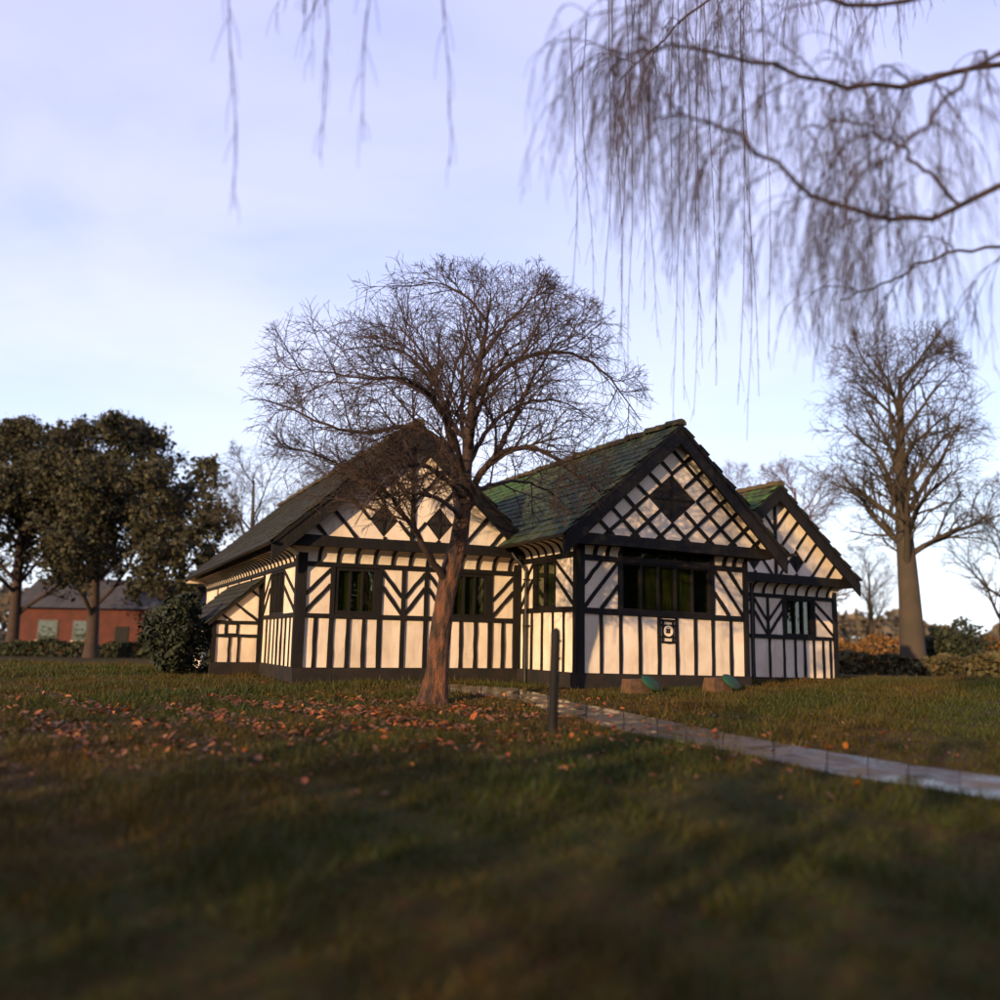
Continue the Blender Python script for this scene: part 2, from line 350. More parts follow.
def clip_seg(poly, p0, d):
    """line p0+t d against convex poly (ccw) -> t range"""
    lo, hi = -1e9, 1e9; n = len(poly)
    for i in range(n):
        a = np.array(poly[i]); b = np.array(poly[(i + 1) % n]); e = b - a; nn = np.array([e[1], -e[0]])
        num = nn @ (a - p0); den = nn @ d
        if abs(den) < 1e-9:
            if num < 0: return None
            continue
        t = num / den
        if den > 0: hi = min(hi, t)
        else: lo = max(lo, t)
    return (lo, hi) if hi > lo else None
def ccw(p):
    s = sum(p[i][0] * p[(i + 1) % len(p)][1] - p[(i + 1) % len(p)][0] * p[i][1] for i in range(len(p)))
    return list(p) if s > 0 else list(p)[::-1]
def field(fr, poly, lines, parent, w=.075, holes=(), kind='brace'):
    """convex field split by full timber lines (point, direction): timbers proud, plaster panels between"""
    poly = ccw(poly); holes = [ccw(h) for h in holes]; polys = [poly]
    for li, (p, d) in enumerate(lines):
        p = np.array(p, float); d = np.array(d, float); d /= np.linalg.norm(d)
        r = clip_seg(poly, p, d)
        if r is None: continue
        spans = [r]
        for h in holes:
            hr = clip_seg(h, p, d)
            if hr is None: continue
            nw = []
            for a, b in spans:
                if hr[0] > a: nw.append((a, min(b, hr[0])))
                if hr[1] < b: nw.append((max(a, hr[1]), b))
            spans = nw
        up = abs(d[1]) > .98
        for a, b in spans:
            if b - a > .06: beam(fr, p + d * a, p + d * b, w, .024 + .0035 * (li % 4), 'stud' if up else kind, parent)
        n = np.array([d[1], -d[0]]); c = n @ p; nw = []
        for q in polys:
            A = clip_half(q, n[0], n[1], c); B = clip_half(q, -n[0], -n[1], -c)
            for z in (A, B):
                if len(z) > 2 and area(z) > .002: nw.append(z)
        polys = nw
    for h in holes:
        nw = []; hc = np.mean(np.array(h), axis=0)
        for q in polys:
            q = ccw(q)
            inside = all((q[(i + 1) % len(q)][0] - q[i][0]) * (hc[1] - q[i][1]) - (q[(i + 1) % len(q)][1] - q[i][1]) * (hc[0] - q[i][0]) > 0 for i in range(len(q)))
            if not inside: nw.append(q); continue
            rest = q
            for i in range(len(h)):
                a = np.array(h[i]); b = np.array(h[(i + 1) % len(h)]); e = b - a; n = np.array([e[1], -e[0]]); c = n @ a
                outp = clip_half(rest, -n[0], -n[1], -c); rest = clip_half(rest, n[0], n[1], c)
                if len(outp) > 2 and area(outp) > .002: nw.append(outp)
                if len(rest) < 3: break
            if len(rest) > 2: nw.append(rest)
        polys = nw
    for q in polys:
        cx = np.mean(np.array(q), axis=0); bad = False
        for h in holes:
            ins = all((h[(i + 1) % len(h)][0] - h[i][0]) * (cx[1] - h[i][1]) - (h[(i + 1) % len(h)][1] - h[i][1]) * (cx[0] - h[i][0]) > 0 for i in range(len(h)))
            bad |= ins
        if not bad: prism(fr, q, TH + .01, RNG.uniform(-.004, .004), 'panel', M['plaster'], parent)
def studs(fr, s0, s1, z0, z1, xs, parent, w=.085):
    field(fr, [(s0, z0), (s1, z0), (s1, z1), (s0, z1)], [((x, z0), (0, 1)) for x in xs if s0 < x < s1], parent, w)
def bay(fr, s0, s1, z0, z1, d, parent, fr_=((.40, .95), (.03, .62)), w=.075):
    """two sloping braces; d=+1 rises to the right"""
    L = []
    for a, b in fr_:
        za = z0 + (z1 - z0) * a; zb = z0 + (z1 - z0) * b
        L.append((((s0, za), (s1 - s0, zb - za)) if d > 0 else ((s1, za), (s0 - s1, zb - za))))
    field(fr, [(s0, z0), (s1, z0), (s1, z1), (s0, z1)], L, parent, w)
def bay3(fr, s0, s1, z0, z1, d, parent):
    w = s1 - s0; h = z1 - z0; a = s0 if d > 0 else s1; dd = (w * d, h)
    field(fr, [(s0, z0), (s1, z0), (s1, z1), (s0, z1)], [((a, z0), dd), ((a, z0 + .5 * h), dd), ((a + .5 * w * d, z0), dd)], parent, .08)
def lining(fr, rects, parent=house, name='wall'):
    mb = MB()
    for s0, s1, z0, z1 in rects:
        v = [fr.P(a, z, o) for o in (TH - .10, TH - .004) for a, z in ((s0, z0), (s1, z0), (s1, z1), (s0, z1))]
        mb.add(v, [(3,2,1,0), (4,5,6,7), (0,1,5,4), (1,2,6,5), (2,3,7,6), (3,0,4,7)])
    return mb.build(name, M['room'], parent, warp)
def cove(fr, s0, s1, zb, zt, pr, ribs, parent, m0=0, m1=0, w=.06):
    """curved plaster cove under jetty or eave, with curved timber ribs"""
    K = 7; prof = []
    for i in range(K + 1):
        t = i / K * math.pi / 2; prof.append((pr * (1 - math.cos(t)), zb + (zt - zb) * math.sin(t)))
    edges = [s0] + list(ribs) + [s1]
    for i in range(len(edges) - 1):
        v = []; f = []
        for o, z in prof:
            a = edges[i] - (m0 * o if i == 0 else 0); b = edges[i + 1] + (m1 * o if i == len(edges) - 2 else 0)
            v += [warp(fr.P(a, z, o)), warp(fr.P(b, z, o)), warp(fr.P(b, z, o - .05)), warp(fr.P(a, z, o - .05))]
        for k in range(K):
            b = k * 4
            for j in range(4): f.append((b + j, b + (j + 1) % 4, b + 4 + (j + 1) % 4, b + 4 + j))
        f += [(3, 2, 1, 0), (K * 4, K * 4 + 1, K * 4 + 2, K * 4 + 3)]
        o_ = mk('cove_panel', v, f, M['plaster'], parent, smooth=False)
    for x in ribs:
        v = []; f = []
        for i, (o, z) in enumerate(prof):
            t = i / K * math.pi / 2; no, nz = math.cos(t), -math.sin(t) * .6; a = x - w / 2; b = x + w / 2
            v += [warp(fr.P(a, z, o - .02)), warp(fr.P(b, z, o - .02)), warp(fr.P(b, z + nz * .035, o + no * .035)), warp(fr.P(a, z + nz * .035, o + no * .035))]
        for k in range(K):
            b = k * 4
            for j in range(4): f.append((b + j, b + (j + 1) % 4, b + 4 + (j + 1) % 4, b + 4 + j))
        f += [(3, 2, 1, 0), (K * 4, K * 4 + 1, K * 4 + 2, K * 4 + 3)]
        mk('cove_rib', v, f, M['timber'], parent)
def window(fr, s0, s1, z0, z1, n, label=None, curtain=True, transom=None, fw=.06):
    """framed window with n lights; pane, mullion, curtain are sub-parts"""
    mb = MB()
    def bar(a0, a1, b0, b1, o0, o1):
        v = [fr.P(a, z, o) for o in (o0, o1) for a, z in ((a0, b0), (a1, b0), (a1, b1), (a0, b1))]
        mb.add(v, [(3,2,1,0), (4,5,6,7), (0,1,5,4), (1,2,6,5), (2,3,7,6), (3,0,4,7)])
    bar(s0, s0 + fw, z0, z1, -.12, .012); bar(s1 - fw, s1, z0, z1, -.12, .012)
    bar(s0 + fw, s1 - fw, z0, z0 + fw * .8, -.12, .010); bar(s0 + fw, s1 - fw, z1 - fw * .8, z1, -.12, .010)
    wn = mb.build('window', M['timber'], house, warp)
    if label: wn['label'] = label
    a0 = s0 + fw; a1 = s1 - fw; st = (a1 - a0) / n
    rows = [(z0 + fw * .8, z1 - fw * .8)]
    for i in range(1, n):
        beam(fr, (a0 + st * i, z0 + fw * .7), (a0 + st * i, z1 - fw * .7), .045, .006, 'mullion', wn, back=-.11, jit=.002)
    for i in range(n):
        for r0, r1 in rows:
            tl = RNG.uniform(-.004, .004)
            x0 = a0 + st * i + (.022 if i else 0); x1 = a0 + st * (i + 1) - (.022 if i < n - 1 else 0)
            v = [warp(fr.P(x0, r0, -.055 + tl)), warp(fr.P(x1, r0, -.055 - tl)), warp(fr.P(x1, r1, -.055 - tl)), warp(fr.P(x0, r1, -.055 + tl))]
            v += [(p[0] - fr.n[0] * .006, p[1] - fr.n[1] * .006, p[2]) for p in v]
            mk('pane', v, [(0,1,2,3), (7,6,5,4), (0,4,5,1), (1,5,6,2), (2,6,7,3), (3,7,4,0)], M['glass'], wn)
            if curtain is True or (curtain and i in curtain):
                K = 9; cv = []; cf = []
                for k in range(K + 1):
                    a = x0 - .02 + (x1 - x0 + .04) * k / K; o = -.088 - .012 * math.sin(k * 2.1 + i) - .006 * (k % 2)
                    cv += [warp(fr.P(a, r0 - .03, o)), warp(fr.P(a, r1 + .03, o))]
                for k in range(K): cf.append((2 * k, 2 * k + 2, 2 * k + 3, 2 * k + 1))
                mk('curtain', cv, cf, M['curtain'], wn, smooth=True)
    return wn
def diamond(fr, c, hw, hh, o=-.02):
    P = [(c[0], c[1] - hh), (c[0] + hw, c[1]), (c[0], c[1] + hh), (c[0] - hw, c[1])]
    wn = prism(fr, P, o - .06, o, 'window', M['plinth'], house); wn['label'] = 'dark diamond-shaped gable window'
    beam(fr, (c[0], c[1] - hh * .97), (c[0], c[1] + hh * .97), .05, o + .02, 'mullion', wn, back=o - .03)
    beam(fr, (c[0] - hw * .97, c[1]), (c[0] + hw * .97, c[1]), .05, o + .016, 'mullion', wn, back=o - .03)
    return P

# ---- roofs
def tile_mesh(i):
    r = random.Random(50 + i); w = .302; h = .33; t = .026
    j = lambda s=.010: r.uniform(-s, s)
    v = [(-w/2 + j(.006), 0 + j(), .018), (w/2 + j(.006), 0 + j(), .018), (w/2, h, 0), (-w/2, h, 0),
         (-w/2 + j(.006), 0 + j(), .018 + t + j(.004)), (w/2 + j(.006), 0 + j(), .018 + t + j(.004)), (w/2, h, t * .6), (-w/2, h, t * .6)]
    return v
TF = [(3,2,1,0), (4,5,6,7), (0,1,5,4), (1,2,6,5), (2,3,7,6), (3,0,4,7)]
TILE_ME = []
for i in range(6):
    me = bpy.data.meshes.new('slate'); me.from_pydata(tile_mesh(i), [], TF); me.update(); me.materials.append(M['slate']); TILE_ME.append(me)
TILE_V = [np.array(tile_mesh(i)) for i in range(6)]
def slope(rx, rz, m_, side, half, y0, y1, mt, single_to=None, label=None, course=.25):
    """one roof slope: slab + slates. side -1 = falls towards -x"""
    th = .07; ex = rx + side * half; ez = rz - m_ * half; L = math.hypot(half, m_ * half)
    upv = np.array([-side * half, 0, m_ * half]) / L; nv = np.array([side * m_, 0, 1.0]); nv /= np.linalg.norm(nv); wv = np.array([0, 1.0, 0]) * (1 if side < 0 else -1)
    wv = np.cross(upv, nv)
    e = np.array([ex, 0, ez]); rdg = np.array([rx, 0, rz]); c = [e, rdg]
    v = []
    for y in (y0, y1):
        Y = np.array([0, y, 0]); v += [e + Y - nv * th, rdg + Y - np.array([0, 0, th * 1.3]), rdg + Y, e + Y]
    rf = mk('roof', [warp(p) for p in v], [(0,1,2,3), (7,6,5,4), (0,4,5,1), (1,5,6,2), (2,6,7,3), (3,7,4,0)], M['timber'], house)
    if label: rf['label'] = label
    rows = int(L / course) + 1; n = int((y1 - y0) / .305); SV = []; SQ = []; SC = []; cnt = 0
    for r in range(rows):
        for k in range(n + 1):
            y = y0 + .14 + k * .305 + (.152 if r % 2 else 0)
            if y > y1 - .1: continue
            q = r * course - .05
            if q + .30 > L: q = L - .30
            p = e + upv * q + np.array([0, y + RNG.uniform(-.012, .012), 0]) + nv * .002
            a = RNG.uniform(-.03, .03); ca, sa = math.cos(a), math.sin(a); i = RNG.randrange(6); lift = RNG.uniform(0, .006) + (r % 2) * .001
            R = np.stack([wv * ca + upv * sa, upv * ca - wv * sa, nv], axis=1)
            p = p + nv * lift
            if single_to is not None and y < single_to and cnt < 298:
                o = bpy.data.objects.new('slate', TILE_ME[i]); col.objects.link(o); o.parent = rf
                p2 = warp(p)
                o.matrix_local = Matrix(((R[0,0], R[0,1], R[0,2], p2[0]), (R[1,0], R[1,1], R[1,2], p2[1]), (R[2,0], R[2,1], R[2,2], p2[2]), (0, 0, 0, 1))); cnt += 1
            else:
                vv = TILE_V[i] @ R.T + p; SQ.append(np.array(TF) + len(SV) * 8); SV.append(vv); SC.append(np.full((8, 3), RNG.uniform(.62, 1.38)))
    if SV:
        V = np.concatenate(SV); V[:, 2] -= .017 * np.clip(V[:, 0], 0, None)
        tag(fast_mesh('slate_courses', V, np.concatenate(SQ), mt, rf, color=np.concatenate(SC)), kind='stuff')
    return rf
def ridge(rx, rz, y0, y1, rf, step=.42):
    y = y0; 
    while y < y1 - .1:
        ln = step * RNG.uniform(.92, 1.05); K = 6; v = []; f = []; wob = RNG.uniform(-.015, .02); R0 = RNG.uniform(.125, .145)
        for e, yy in enumerate((y, y + ln * .5, min(y1, y + ln) + .02)):
            rr = R0 * (1.12 if e == 2 else (1.0 if e else .97))
            for k in range(K + 1):
                a = math.radians(-20 + 220 * k / K); v.append(warp((rx + rr * math.cos(a), yy, rz + wob + .01 * e - .02 + rr * .78 * math.sin(a))))
        n = K + 1
        for e in range(2):
            for k in range(K): f.append((e * n + k, e * n + k + 1, (e + 1) * n + k + 1, (e + 1) * n + k))
        f += [tuple(range(n)), tuple(range(2 * n, 3 * n))[::-1]]
        mk('ridge_tile', v, f, M['ridge'], rf); y += ln
def barge(cx, rz, m_, half, y, left=True, right=True, depth=.27):
    for s, on in ((-1, left), (1, right)):
        if not on: continue
        h = half if on is True else on
        v = []; K = 4
        for yy in (y - .035, y + .035):
            for i in range(K + 1):
                d = h * i / K + (.0 if i else -.0); j = RNG.uniform(-.008, .008)
                v += [warp((cx + s * d, yy, rz - m_ * d - .075)), warp((cx + s * d, yy, rz - m_ * d - .075 - depth * 1.34 + j))]
        n = 2 * (K + 1); f = []
        for i in range(K):
            a = i * 2; f += [(a, a + 1, a + 3, a + 2), (n + a + 2, n + a + 3, n + a + 1, n + a), (a, a + 2, n + a + 2, n + a), (a + 1, n + a + 1, n + a + 3, a + 3)]
        f += [(0, n, n + 1, 1), (n - 2, n - 1, 2 * n - 1, 2 * n - 2)]
        mk('bargeboard', v, f, M['timber'], house)
def plinth(fr, s0, s1):
    return prism(fr, [(s0, -.46), (s1, -.46), (s1, -.004), (s0, -.004)], -.22, .045, 'plinth', M['plinth'], house)
def gable_tri(c, rz, m_, zb): h = (rz - .12 - zb) / m_; return [(c - h, zb), (c + h, zb), (c, rz - .12)]

JET = .28
# ---- middle wing (front gable with the five-light window)
fB = Frame((0, 0, 0), (1, 0, 0), (0, -1, 0)); WB = 4.42
def wing_b():
    W = lining(fB, [(0.1, WB - .1, -.1, 1.22), (0.1, 1.0, 1.22, 2.6), (3.48, WB - .1, 1.22, 2.6)])
    plinth(fB, -.05, WB + .05)
    xs = [.56, 1.04, 1.52, 2.01, 2.48, 2.97, 3.45, 3.95]
    # lower wall: ornament sits between 2.01 and 2.48
    for a, b in zip([.10] + xs, xs + [WB - .08]):
        if abs(a - 2.01) < .01: prism(fB, [(a, 0), (b, 0), (b, .68), (a, .68)], TH + .01, 0, 'panel', M['plaster'], W)
        else: prism(fB, [(a, 0), (b, 0), (b, 1.24), (a, 1.24)], TH + .01, RNG.uniform(-.004, .004), 'panel', M['plaster'], W)
    for x in xs: beam(fB, (x, 0), (x, 1.22), .075, .026, 'stud', W)
    # pierced ornament panel
    prism(fB, [(2.045, .69), (2.445, .69), (2.445, 1.20), (2.045, 1.20)], TH + .01, -.012, 'panel', M['plaster'], W)
    beam(fB, (2.03, .69), (2.46, .69), .055, .030, 'ornament_bar', W); beam(fB, (2.03, 1.16), (2.46, 1.16), .05, .030, 'ornament_bar', W)
    for z in (.80, 1.06): beam(fB, (2.04, z), (2.45, z), .034, .018, 'ornament_bar', W)
    for x in (2.115, 2.375): beam(fB, (x, .70), (x, 1.15), .034, .022, 'ornament_bar', W)
    prism(fB, [(2.13, .815), (2.36, .815), (2.36, 1.045), (2.13, 1.045)], -.03, .006, 'ornament_field', M['timber'], W)
    c = (2.245, .93); n = 20; ring = []; 
    v = []; f = []
    for o in (.0, .034):
        for rr in (.118, .082):
            for k in range(n): a = 2 * math.pi * k / n; v.append(warp(fB.P(c[0] + rr * math.cos(a), c[1] + rr * math.sin(a), o)))
    for k in range(n):
        k2 = (k + 1) % n; f += [(2*n + k, 2*n + k2, 3*n + k2, 3*n + k), (k, k2, 2*n + k2, 2*n + k), (n + k2, n + k, 3*n + k, 3*n + k2)]
    mk('ornament_ring', v, f, M['plaster'], W)
    prism(fB, [(c[0] + .081 * math.cos(2 * math.pi * k / 16), c[1] + .081 * math.sin(2 * math.pi * k / 16)) for k in range(16)], .0, .016, 'ornament_disc', M['plaster'], W)
    for k in range(4):
        a = math.pi / 4 + k * math.pi / 2; cc = (c[0] + .034 * math.cos(a), c[1] + .034 * math.sin(a))
        prism(fB, [(cc[0] + .027 * math.cos(2 * math.pi * j / 10), cc[1] + .027 * math.sin(2 * math.pi * j / 10)) for j in range(10)], .010, .024 + k * .0006, 'ornament_lobe', M['timber'], W)
    # rails and posts
    beam(fB, (0, 1.28), (WB, 1.28), .11, .040, 'rail', W); beam(fB, (0, 2.39), (WB, 2.39), .11, .042, 'rail', W)
    beam(fB, (.055, 0), (.055, 2.66), .17, .052, 'post', W, jit=.003); beam(fB, (WB - .05, 0), (WB - .05, 2.66), .12, .050, 'post', W)
    for x in (1.02, 3.46): beam(fB, (x, 1.3), (x, 2.66), .09, .034, 'post', W)
    bay3(fB, .14, .98, 1.33, 2.34, 1, W); bay3(fB, 3.50, 4.31, 1.33, 2.34, -1, W)
    cove(fB, .14, .98, 2.44, 2.70, JET, [.40, .70], W, w=.09); cove(fB, 3.50, 4.31, 2.44, 2.70, JET, [3.78, 4.06], W, w=.09)
    window(fB, 1.06, 3.42, 1.33, 2.34, 5, 'wide five-light window below the tallest gable', curtain=(1, 2, 3), fw=.05)
    window(fB, 1.06, 3.42, 2.445, 2.72, 5, 'low row of top lights under the tie beam', curtain=False, fw=.045)
    # jettied gable
    c0, rz, m_ = 2.26, 5.42, .915
    fG = Frame((0, -JET, 0), (1, 0, 0), (0, -1, 0)); zb = 2.86
    beam(fG, (-.32, 2.755), (4.86, 2.755), .235, .075, 'tie_beam', house, back=-.35)
    tri = gable_tri(c0, rz, m_, zb)
    G = prism(Frame((0, -JET, 0), (1, 0, 0), (0, -1, 0)), tri, -.24, -.135, 'gable', M['room'], house)
    dc = (2.2, 3.78); hh = .555; k = .86; hw = hh / k
    dia = [(dc[0], dc[1] - hh), (dc[0] + hw, dc[1]), (dc[0], dc[1] + hh), (dc[0] - hw, dc[1])]
    lines = []
    for i in range(-5, 6):
        lines.append(((dc[0], dc[1] + i * hh), (1, k))); lines.append(((dc[0], dc[1] + i * hh), (1, -k)))
    field(fG, tri, lines, G, .075, [dia], 'lattice_bar')
    diamond(fG, dc, hw * .97, hh * .97)
    barge(c0, rz, m_, 2.9, -JET - .24)
    r1 = slope(c0, rz, m_, -1, 2.88, -JET - .30, 11, M['slate_tint'], 5.6, 'mossy green slate slope of the middle gable'); ridge(c0, rz + .03, -JET - .30, 11, r1)
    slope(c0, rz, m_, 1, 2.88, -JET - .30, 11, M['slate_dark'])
wing_b()
# side wall of the middle wing
fS = Frame((0, 0, 0), (0, 1, 0), (-1, 0, 0))
def side_b():
    W = lining(fS, [(.1, 2.7, -.1, 1.28), (.1, .95, 1.28, 2.7), (2.05, 2.7, 1.28, 2.7)]); plinth(fS, -.04, 2.74)
    studs(fS, .14, 2.72, 0, 1.26, [.58, 1.05, 1.55, 2.05, 2.45], W, .075)
    beam(fS, (0, 1.305), (2.74, 1.305), .11, .036, 'rail', W); beam(fS, (0, 2.45), (2.74, 2.45), .11, .038, 'rail', W)
    beam(fS, (.055, 0), (.055, 2.7), .17, .046, 'post', W, back=-.06); beam(fS, (2.68, 0), (2.68, 2.5), .12, .044, 'post', W)
    bay(fS, .14, .95, 1.36, 2.40, 1, W); bay(fS, 2.03, 2.62, 1.36, 2.40, -1, W)
    window(fS, .95, 2.03, 1.36, 2.40, 2, 'narrow two-light window on the side wall of the middle wing')
    cove(fS, 0, 2.72, 2.505, 2.78, .36, [.33, .68, 1.03, 1.38, 1.73, 2.08, 2.43], W, m0=.75)
side_b()
# ---- left wing
fA = Frame((-5.19, 2.78, 0), (1, 0, 0), (0, -1, 0)); WA = 5.19
def herring(fG, c0, rz, m_, zb, dz, dw, dh, off, parent, sp=.57):
    tri = gable_tri(c0, rz, m_, zb); a, b, t = tri
    for s in (-1, 1):
        half = [a, (c0, zb), t] if s < 0 else [(c0, zb), b, t]
        dc = (c0 + s * off, dz); dia = [(dc[0], dc[1] - dh), (dc[0] + dw, dc[1]), (dc[0], dc[1] + dh), (dc[0] - dw, dc[1])]
        k = dh / dw; lines = []
        for i in range(-4, 6):           # lines fall towards the king post, two of them lie along the diamond's sides
            x0 = dc[0] + s * dw * (2 * i - 1) * 1.0; lines.append(((x0, dz), (1, s * k)))
        field(fG, half, lines, parent, .07, [dia], 'lattice_bar')
        diamond(fG, dc, dw * .97, dh * .97)
    beam(fG, (c0, zb), (c0, rz - .3), .09, .046, 'king_post', parent)
def wing_a():
    W = lining(fA, [(.1, 5.1, -.1, 1.05), (.1, .72, 1.05, 2.3), (1.78, 3.42, 1.05, 2.3), (4.42, 5.1, 1.05, 2.3)]); plinth(fA, -.05, 5.14)
    studs(fA, .12, 5.1, 0, 1.04, [.40, .75, 1.11, 1.46, 1.82, 2.34, 2.88, 3.38, 3.74, 4.10, 4.45, 4.79], W)
    beam(fA, (0, 1.085), (5.15, 1.085), .10, .040, 'rail', W); beam(fA, (0, 2.18), (5.15, 2.18), .10, .042, 'rail', W)
    beam(fA, (.07, 0), (.07, 2.5), .19, .054, 'post', W); beam(fA, (5.10, 0), (5.10, 2.5), .11, .05, 'post', W)
    for x in (.73, 1.80, 2.34, 2.88, 3.40, 4.47): beam(fA, (x, 0), (x, 2.2), .095, .034, 'post', W)
    z0, z1 = 1.13, 2.13
    bay(fA, .16, .69, z0, z1, 1, W); bay(fA, 1.85, 2.30, z0, z1, -1, W); bay(fA, 2.38, 2.84, z0, z1, 1, W); bay(fA, 2.92, 3.36, z0, z1, -1, W); bay(fA, 4.51, 5.05, z0, z1, 1, W)
    window(fA, .775, 1.755, z0, z1, 3, 'three-light window left of the tree trunk', fw=.09); window(fA, 3.445, 4.425, z0, z1, 3, 'three-light window half hidden by the tree trunk', fw=.09)
    cove(fA, 0, 5.15, 2.225, 2.53, JET, [.42, .83, 1.24, 1.65, 2.06, 2.47, 2.88, 3.29, 3.70, 4.11, 4.52, 4.93], W, m0=1.0, w=.07)
    c0, rz, m_ = 2.40, 5.36, .9
    fG = Frame((-5.19, 2.78 - JET, 0), (1, 0, 0), (0, -1, 0)); zb = 2.75
    beam(fG, (-.32, 2.645), (5.10, 2.645), .235, .075, 'tie_beam', house, back=-.35)
    G = prism(fG, gable_tri(c0, rz, m_, zb), -.24, -.135, 'gable', M['room'], house)
    herring(fG, c0, rz, m_, zb, 3.19, .33, .38, .65, G)
    cx = -5.19 + c0
    barge(cx, rz, m_, 3.1, 2.78 - JET - .24, True, 2.5)
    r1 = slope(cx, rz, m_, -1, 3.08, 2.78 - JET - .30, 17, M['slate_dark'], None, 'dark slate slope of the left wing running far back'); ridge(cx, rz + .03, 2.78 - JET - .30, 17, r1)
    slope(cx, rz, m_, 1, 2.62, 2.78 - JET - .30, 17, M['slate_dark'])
wing_a()
fT = Frame((-5.19, 2.78, 0), (0, 1, 0), (-1, 0, 0))
def side_a():
    W = lining(fT, [(.1, 14.2, -.1, 1.05), (.1, 1.38, 1.05, 2.3), (2.92, 14.2, 1.05, 2.3)]); plinth(fT, -.04, 14.2)
    studs(fT, .16, 3.72, 0, 1.04, [.55, .98, 1.40, 1.82, 2.25, 2.68, 3.10], W, .075)
    prism(fT, [(3.72, 0), (14.2, 0), (14.2, 2.2), (3.72, 2.2)], TH + .01, 0, 'panel', M['plaster'], W)
    beam(fT, (0, 1.085), (3.76, 1.085), .10, .036, 'rail', W); beam(fT, (0, 2.18), (14.2, 2.18), .10, .038, 'rail', W)
    beam(fT, (.07, 0), (.07, 2.5), .19, .046, 'post', W, back=-.06); beam(fT, (3.66, 0), (3.66, 2.3), .12, .044, 'post', W)
    for s in (5.5, 7.5, 9.5, 11.5): beam(fT, (s, 0), (s, 2.16), .1, .03, 'post', W, back=-.02)
    bay(fT, .16, 1.38, 1.13, 2.13, 1, W); bay(fT, 2.92, 3.62, 1.13, 2.13, -1, W)
    window(fT, 1.40, 2.90, 1.13, 2.13, 3, 'side window of the left wing, seen at a sharp angle')
    cove(fT, 0, 14.2, 2.225, 2.50, .40, [.35 + .42 * i for i in range(33)], W, m0=.7)
side_a()
# lean-to on the left side
fL = Frame((-6.36, 6.5, 0), (1, 0, 0), (0, -1, 0))
def lean_to():
    W = lining(fL, [(.04, 1.15, -.1, .9)], name='wall'); plinth(fL, -.02, 1.12)
    studs(fL, .05, 1.12, 0, .60, [.40, .62], W, .06); studs(fL, .05, 1.12, .66, .92, [.30, .58], W, .06)
    beam(fL, (0, .63), (1.13, .63), .07, .03, 'rail', W); beam(fL, (0, .95), (1.13, .95), .08, .034, 'rail', W)
    beam(fL, (.03, 0), (.03, 1.12), .1, .04, 'post', W); beam(fL, (1.09, 0), (1.09, 2.0), .08, .04, 'post', W)
    window(fL, .32, .60, .665, .915, 1, 'tiny square window in the lean-to', fw=.03)
    field(fL, [(.05, .99), (1.1, .99), (1.1, 1.98), (.05, 1.06)], [((.45, 1.45), (1, -.75)), ((.80, 1.80), (1, -.8)), ((.12, 1.2), (1, -.75))], W, .06)
    slope(-5.21, 2.06, .88, -1, 1.30, 6.38, 12.0, M['slate_dark'], None, 'dark sloping roof of the small lean-to')
    mb = MB(); mb.box(-6.36, -6.24, 6.6, 11.8, -.45, .95); mb.build('wall', M['plaster'], house)
lean_to()
# ---- right wing
fC = Frame((5.2, 2.95, -.09), (1, 0, 0), (0, -1, 0)); WC = 4.88
def wing_c():
    W = lining(fC, [(.1, 4.8, -.1, 1.05), (.1, 3.0, 1.05, 2.3), (4.03, 4.8, 1.05, 2.3)]); plinth(fC, -.05, WC + .05)
    xs = [.5, .95, 1.40, 1.90, 2.46, 2.96, 3.35, 3.69, 4.02, 4.36, 4.62]
    studs(fC, .05, 4.80, 0, 1.04, xs, W, .07)
    beam(fC, (0, 1.085), (WC, 1.085), .10, .040, 'rail', W); beam(fC, (0, 2.18), (WC, 2.18), .10, .042, 'rail', W)
    beam(fC, (.05, 0), (.05, 2.5), .12, .05, 'post', W); beam(fC, (WC - .06, 0), (WC - .06, 2.5), .14, .05, 'post', W)
    for x in (1.1, 1.90, 2.42, 2.98, 4.06): beam(fC, (x, 1.1), (x, 2.16), .11 if x < 2 else .08, .034, 'post', W)
    z0, z1 = 1.13, 2.13
    bay(fC, .10, 1.06, z0, z1, 1, W); bay(fC, 1.14, 1.84, z0, z1, 1, W); bay(fC, 1.96, 2.38, z0, z1, -1, W); bay(fC, 2.46, 2.94, z0, z1, 1, W); bay(fC, 4.10, 4.76, z0, z1, -1, W)
    window(fC, 3.02, 4.02, z0, z1, 3, 'dark three-light window of the right wing', fw=.07)
    cove(fC, 0, WC, 2.225, 2.53, JET, [.38 * i for i in range(1, 13)], W, m1=1.0)
    c0, rz, m_ = 2.50, 5.17, .875
    fG = Frame((5.2, 2.95 - JET, -.09), (1, 0, 0), (0, -1, 0)); zb = 2.74
    beam(fG, (-.3, 2.635), (5.25, 2.635), .235, .075, 'tie_beam', house, back=-.35)
    G = prism(fG, gable_tri(c0, rz, m_, zb), -.24, -.135, 'gable', M['room'], house)
    herring(fG, c0, rz, m_, zb, 3.14, .28, .34, .74, G)
    cx = 5.2 + c0; rz -= .09
    barge(cx, rz, m_, 2.80, 2.95 - JET - .24)
    r1 = slope(cx, rz, m_, -1, 2.78, 2.95 - JET - .30, 11, M['slate_tint'], None, 'green slate slope of the right wing'); ridge(cx, rz + .03, 2.95 - JET - .30, 11, r1)
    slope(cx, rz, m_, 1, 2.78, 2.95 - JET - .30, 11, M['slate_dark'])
wing_c()
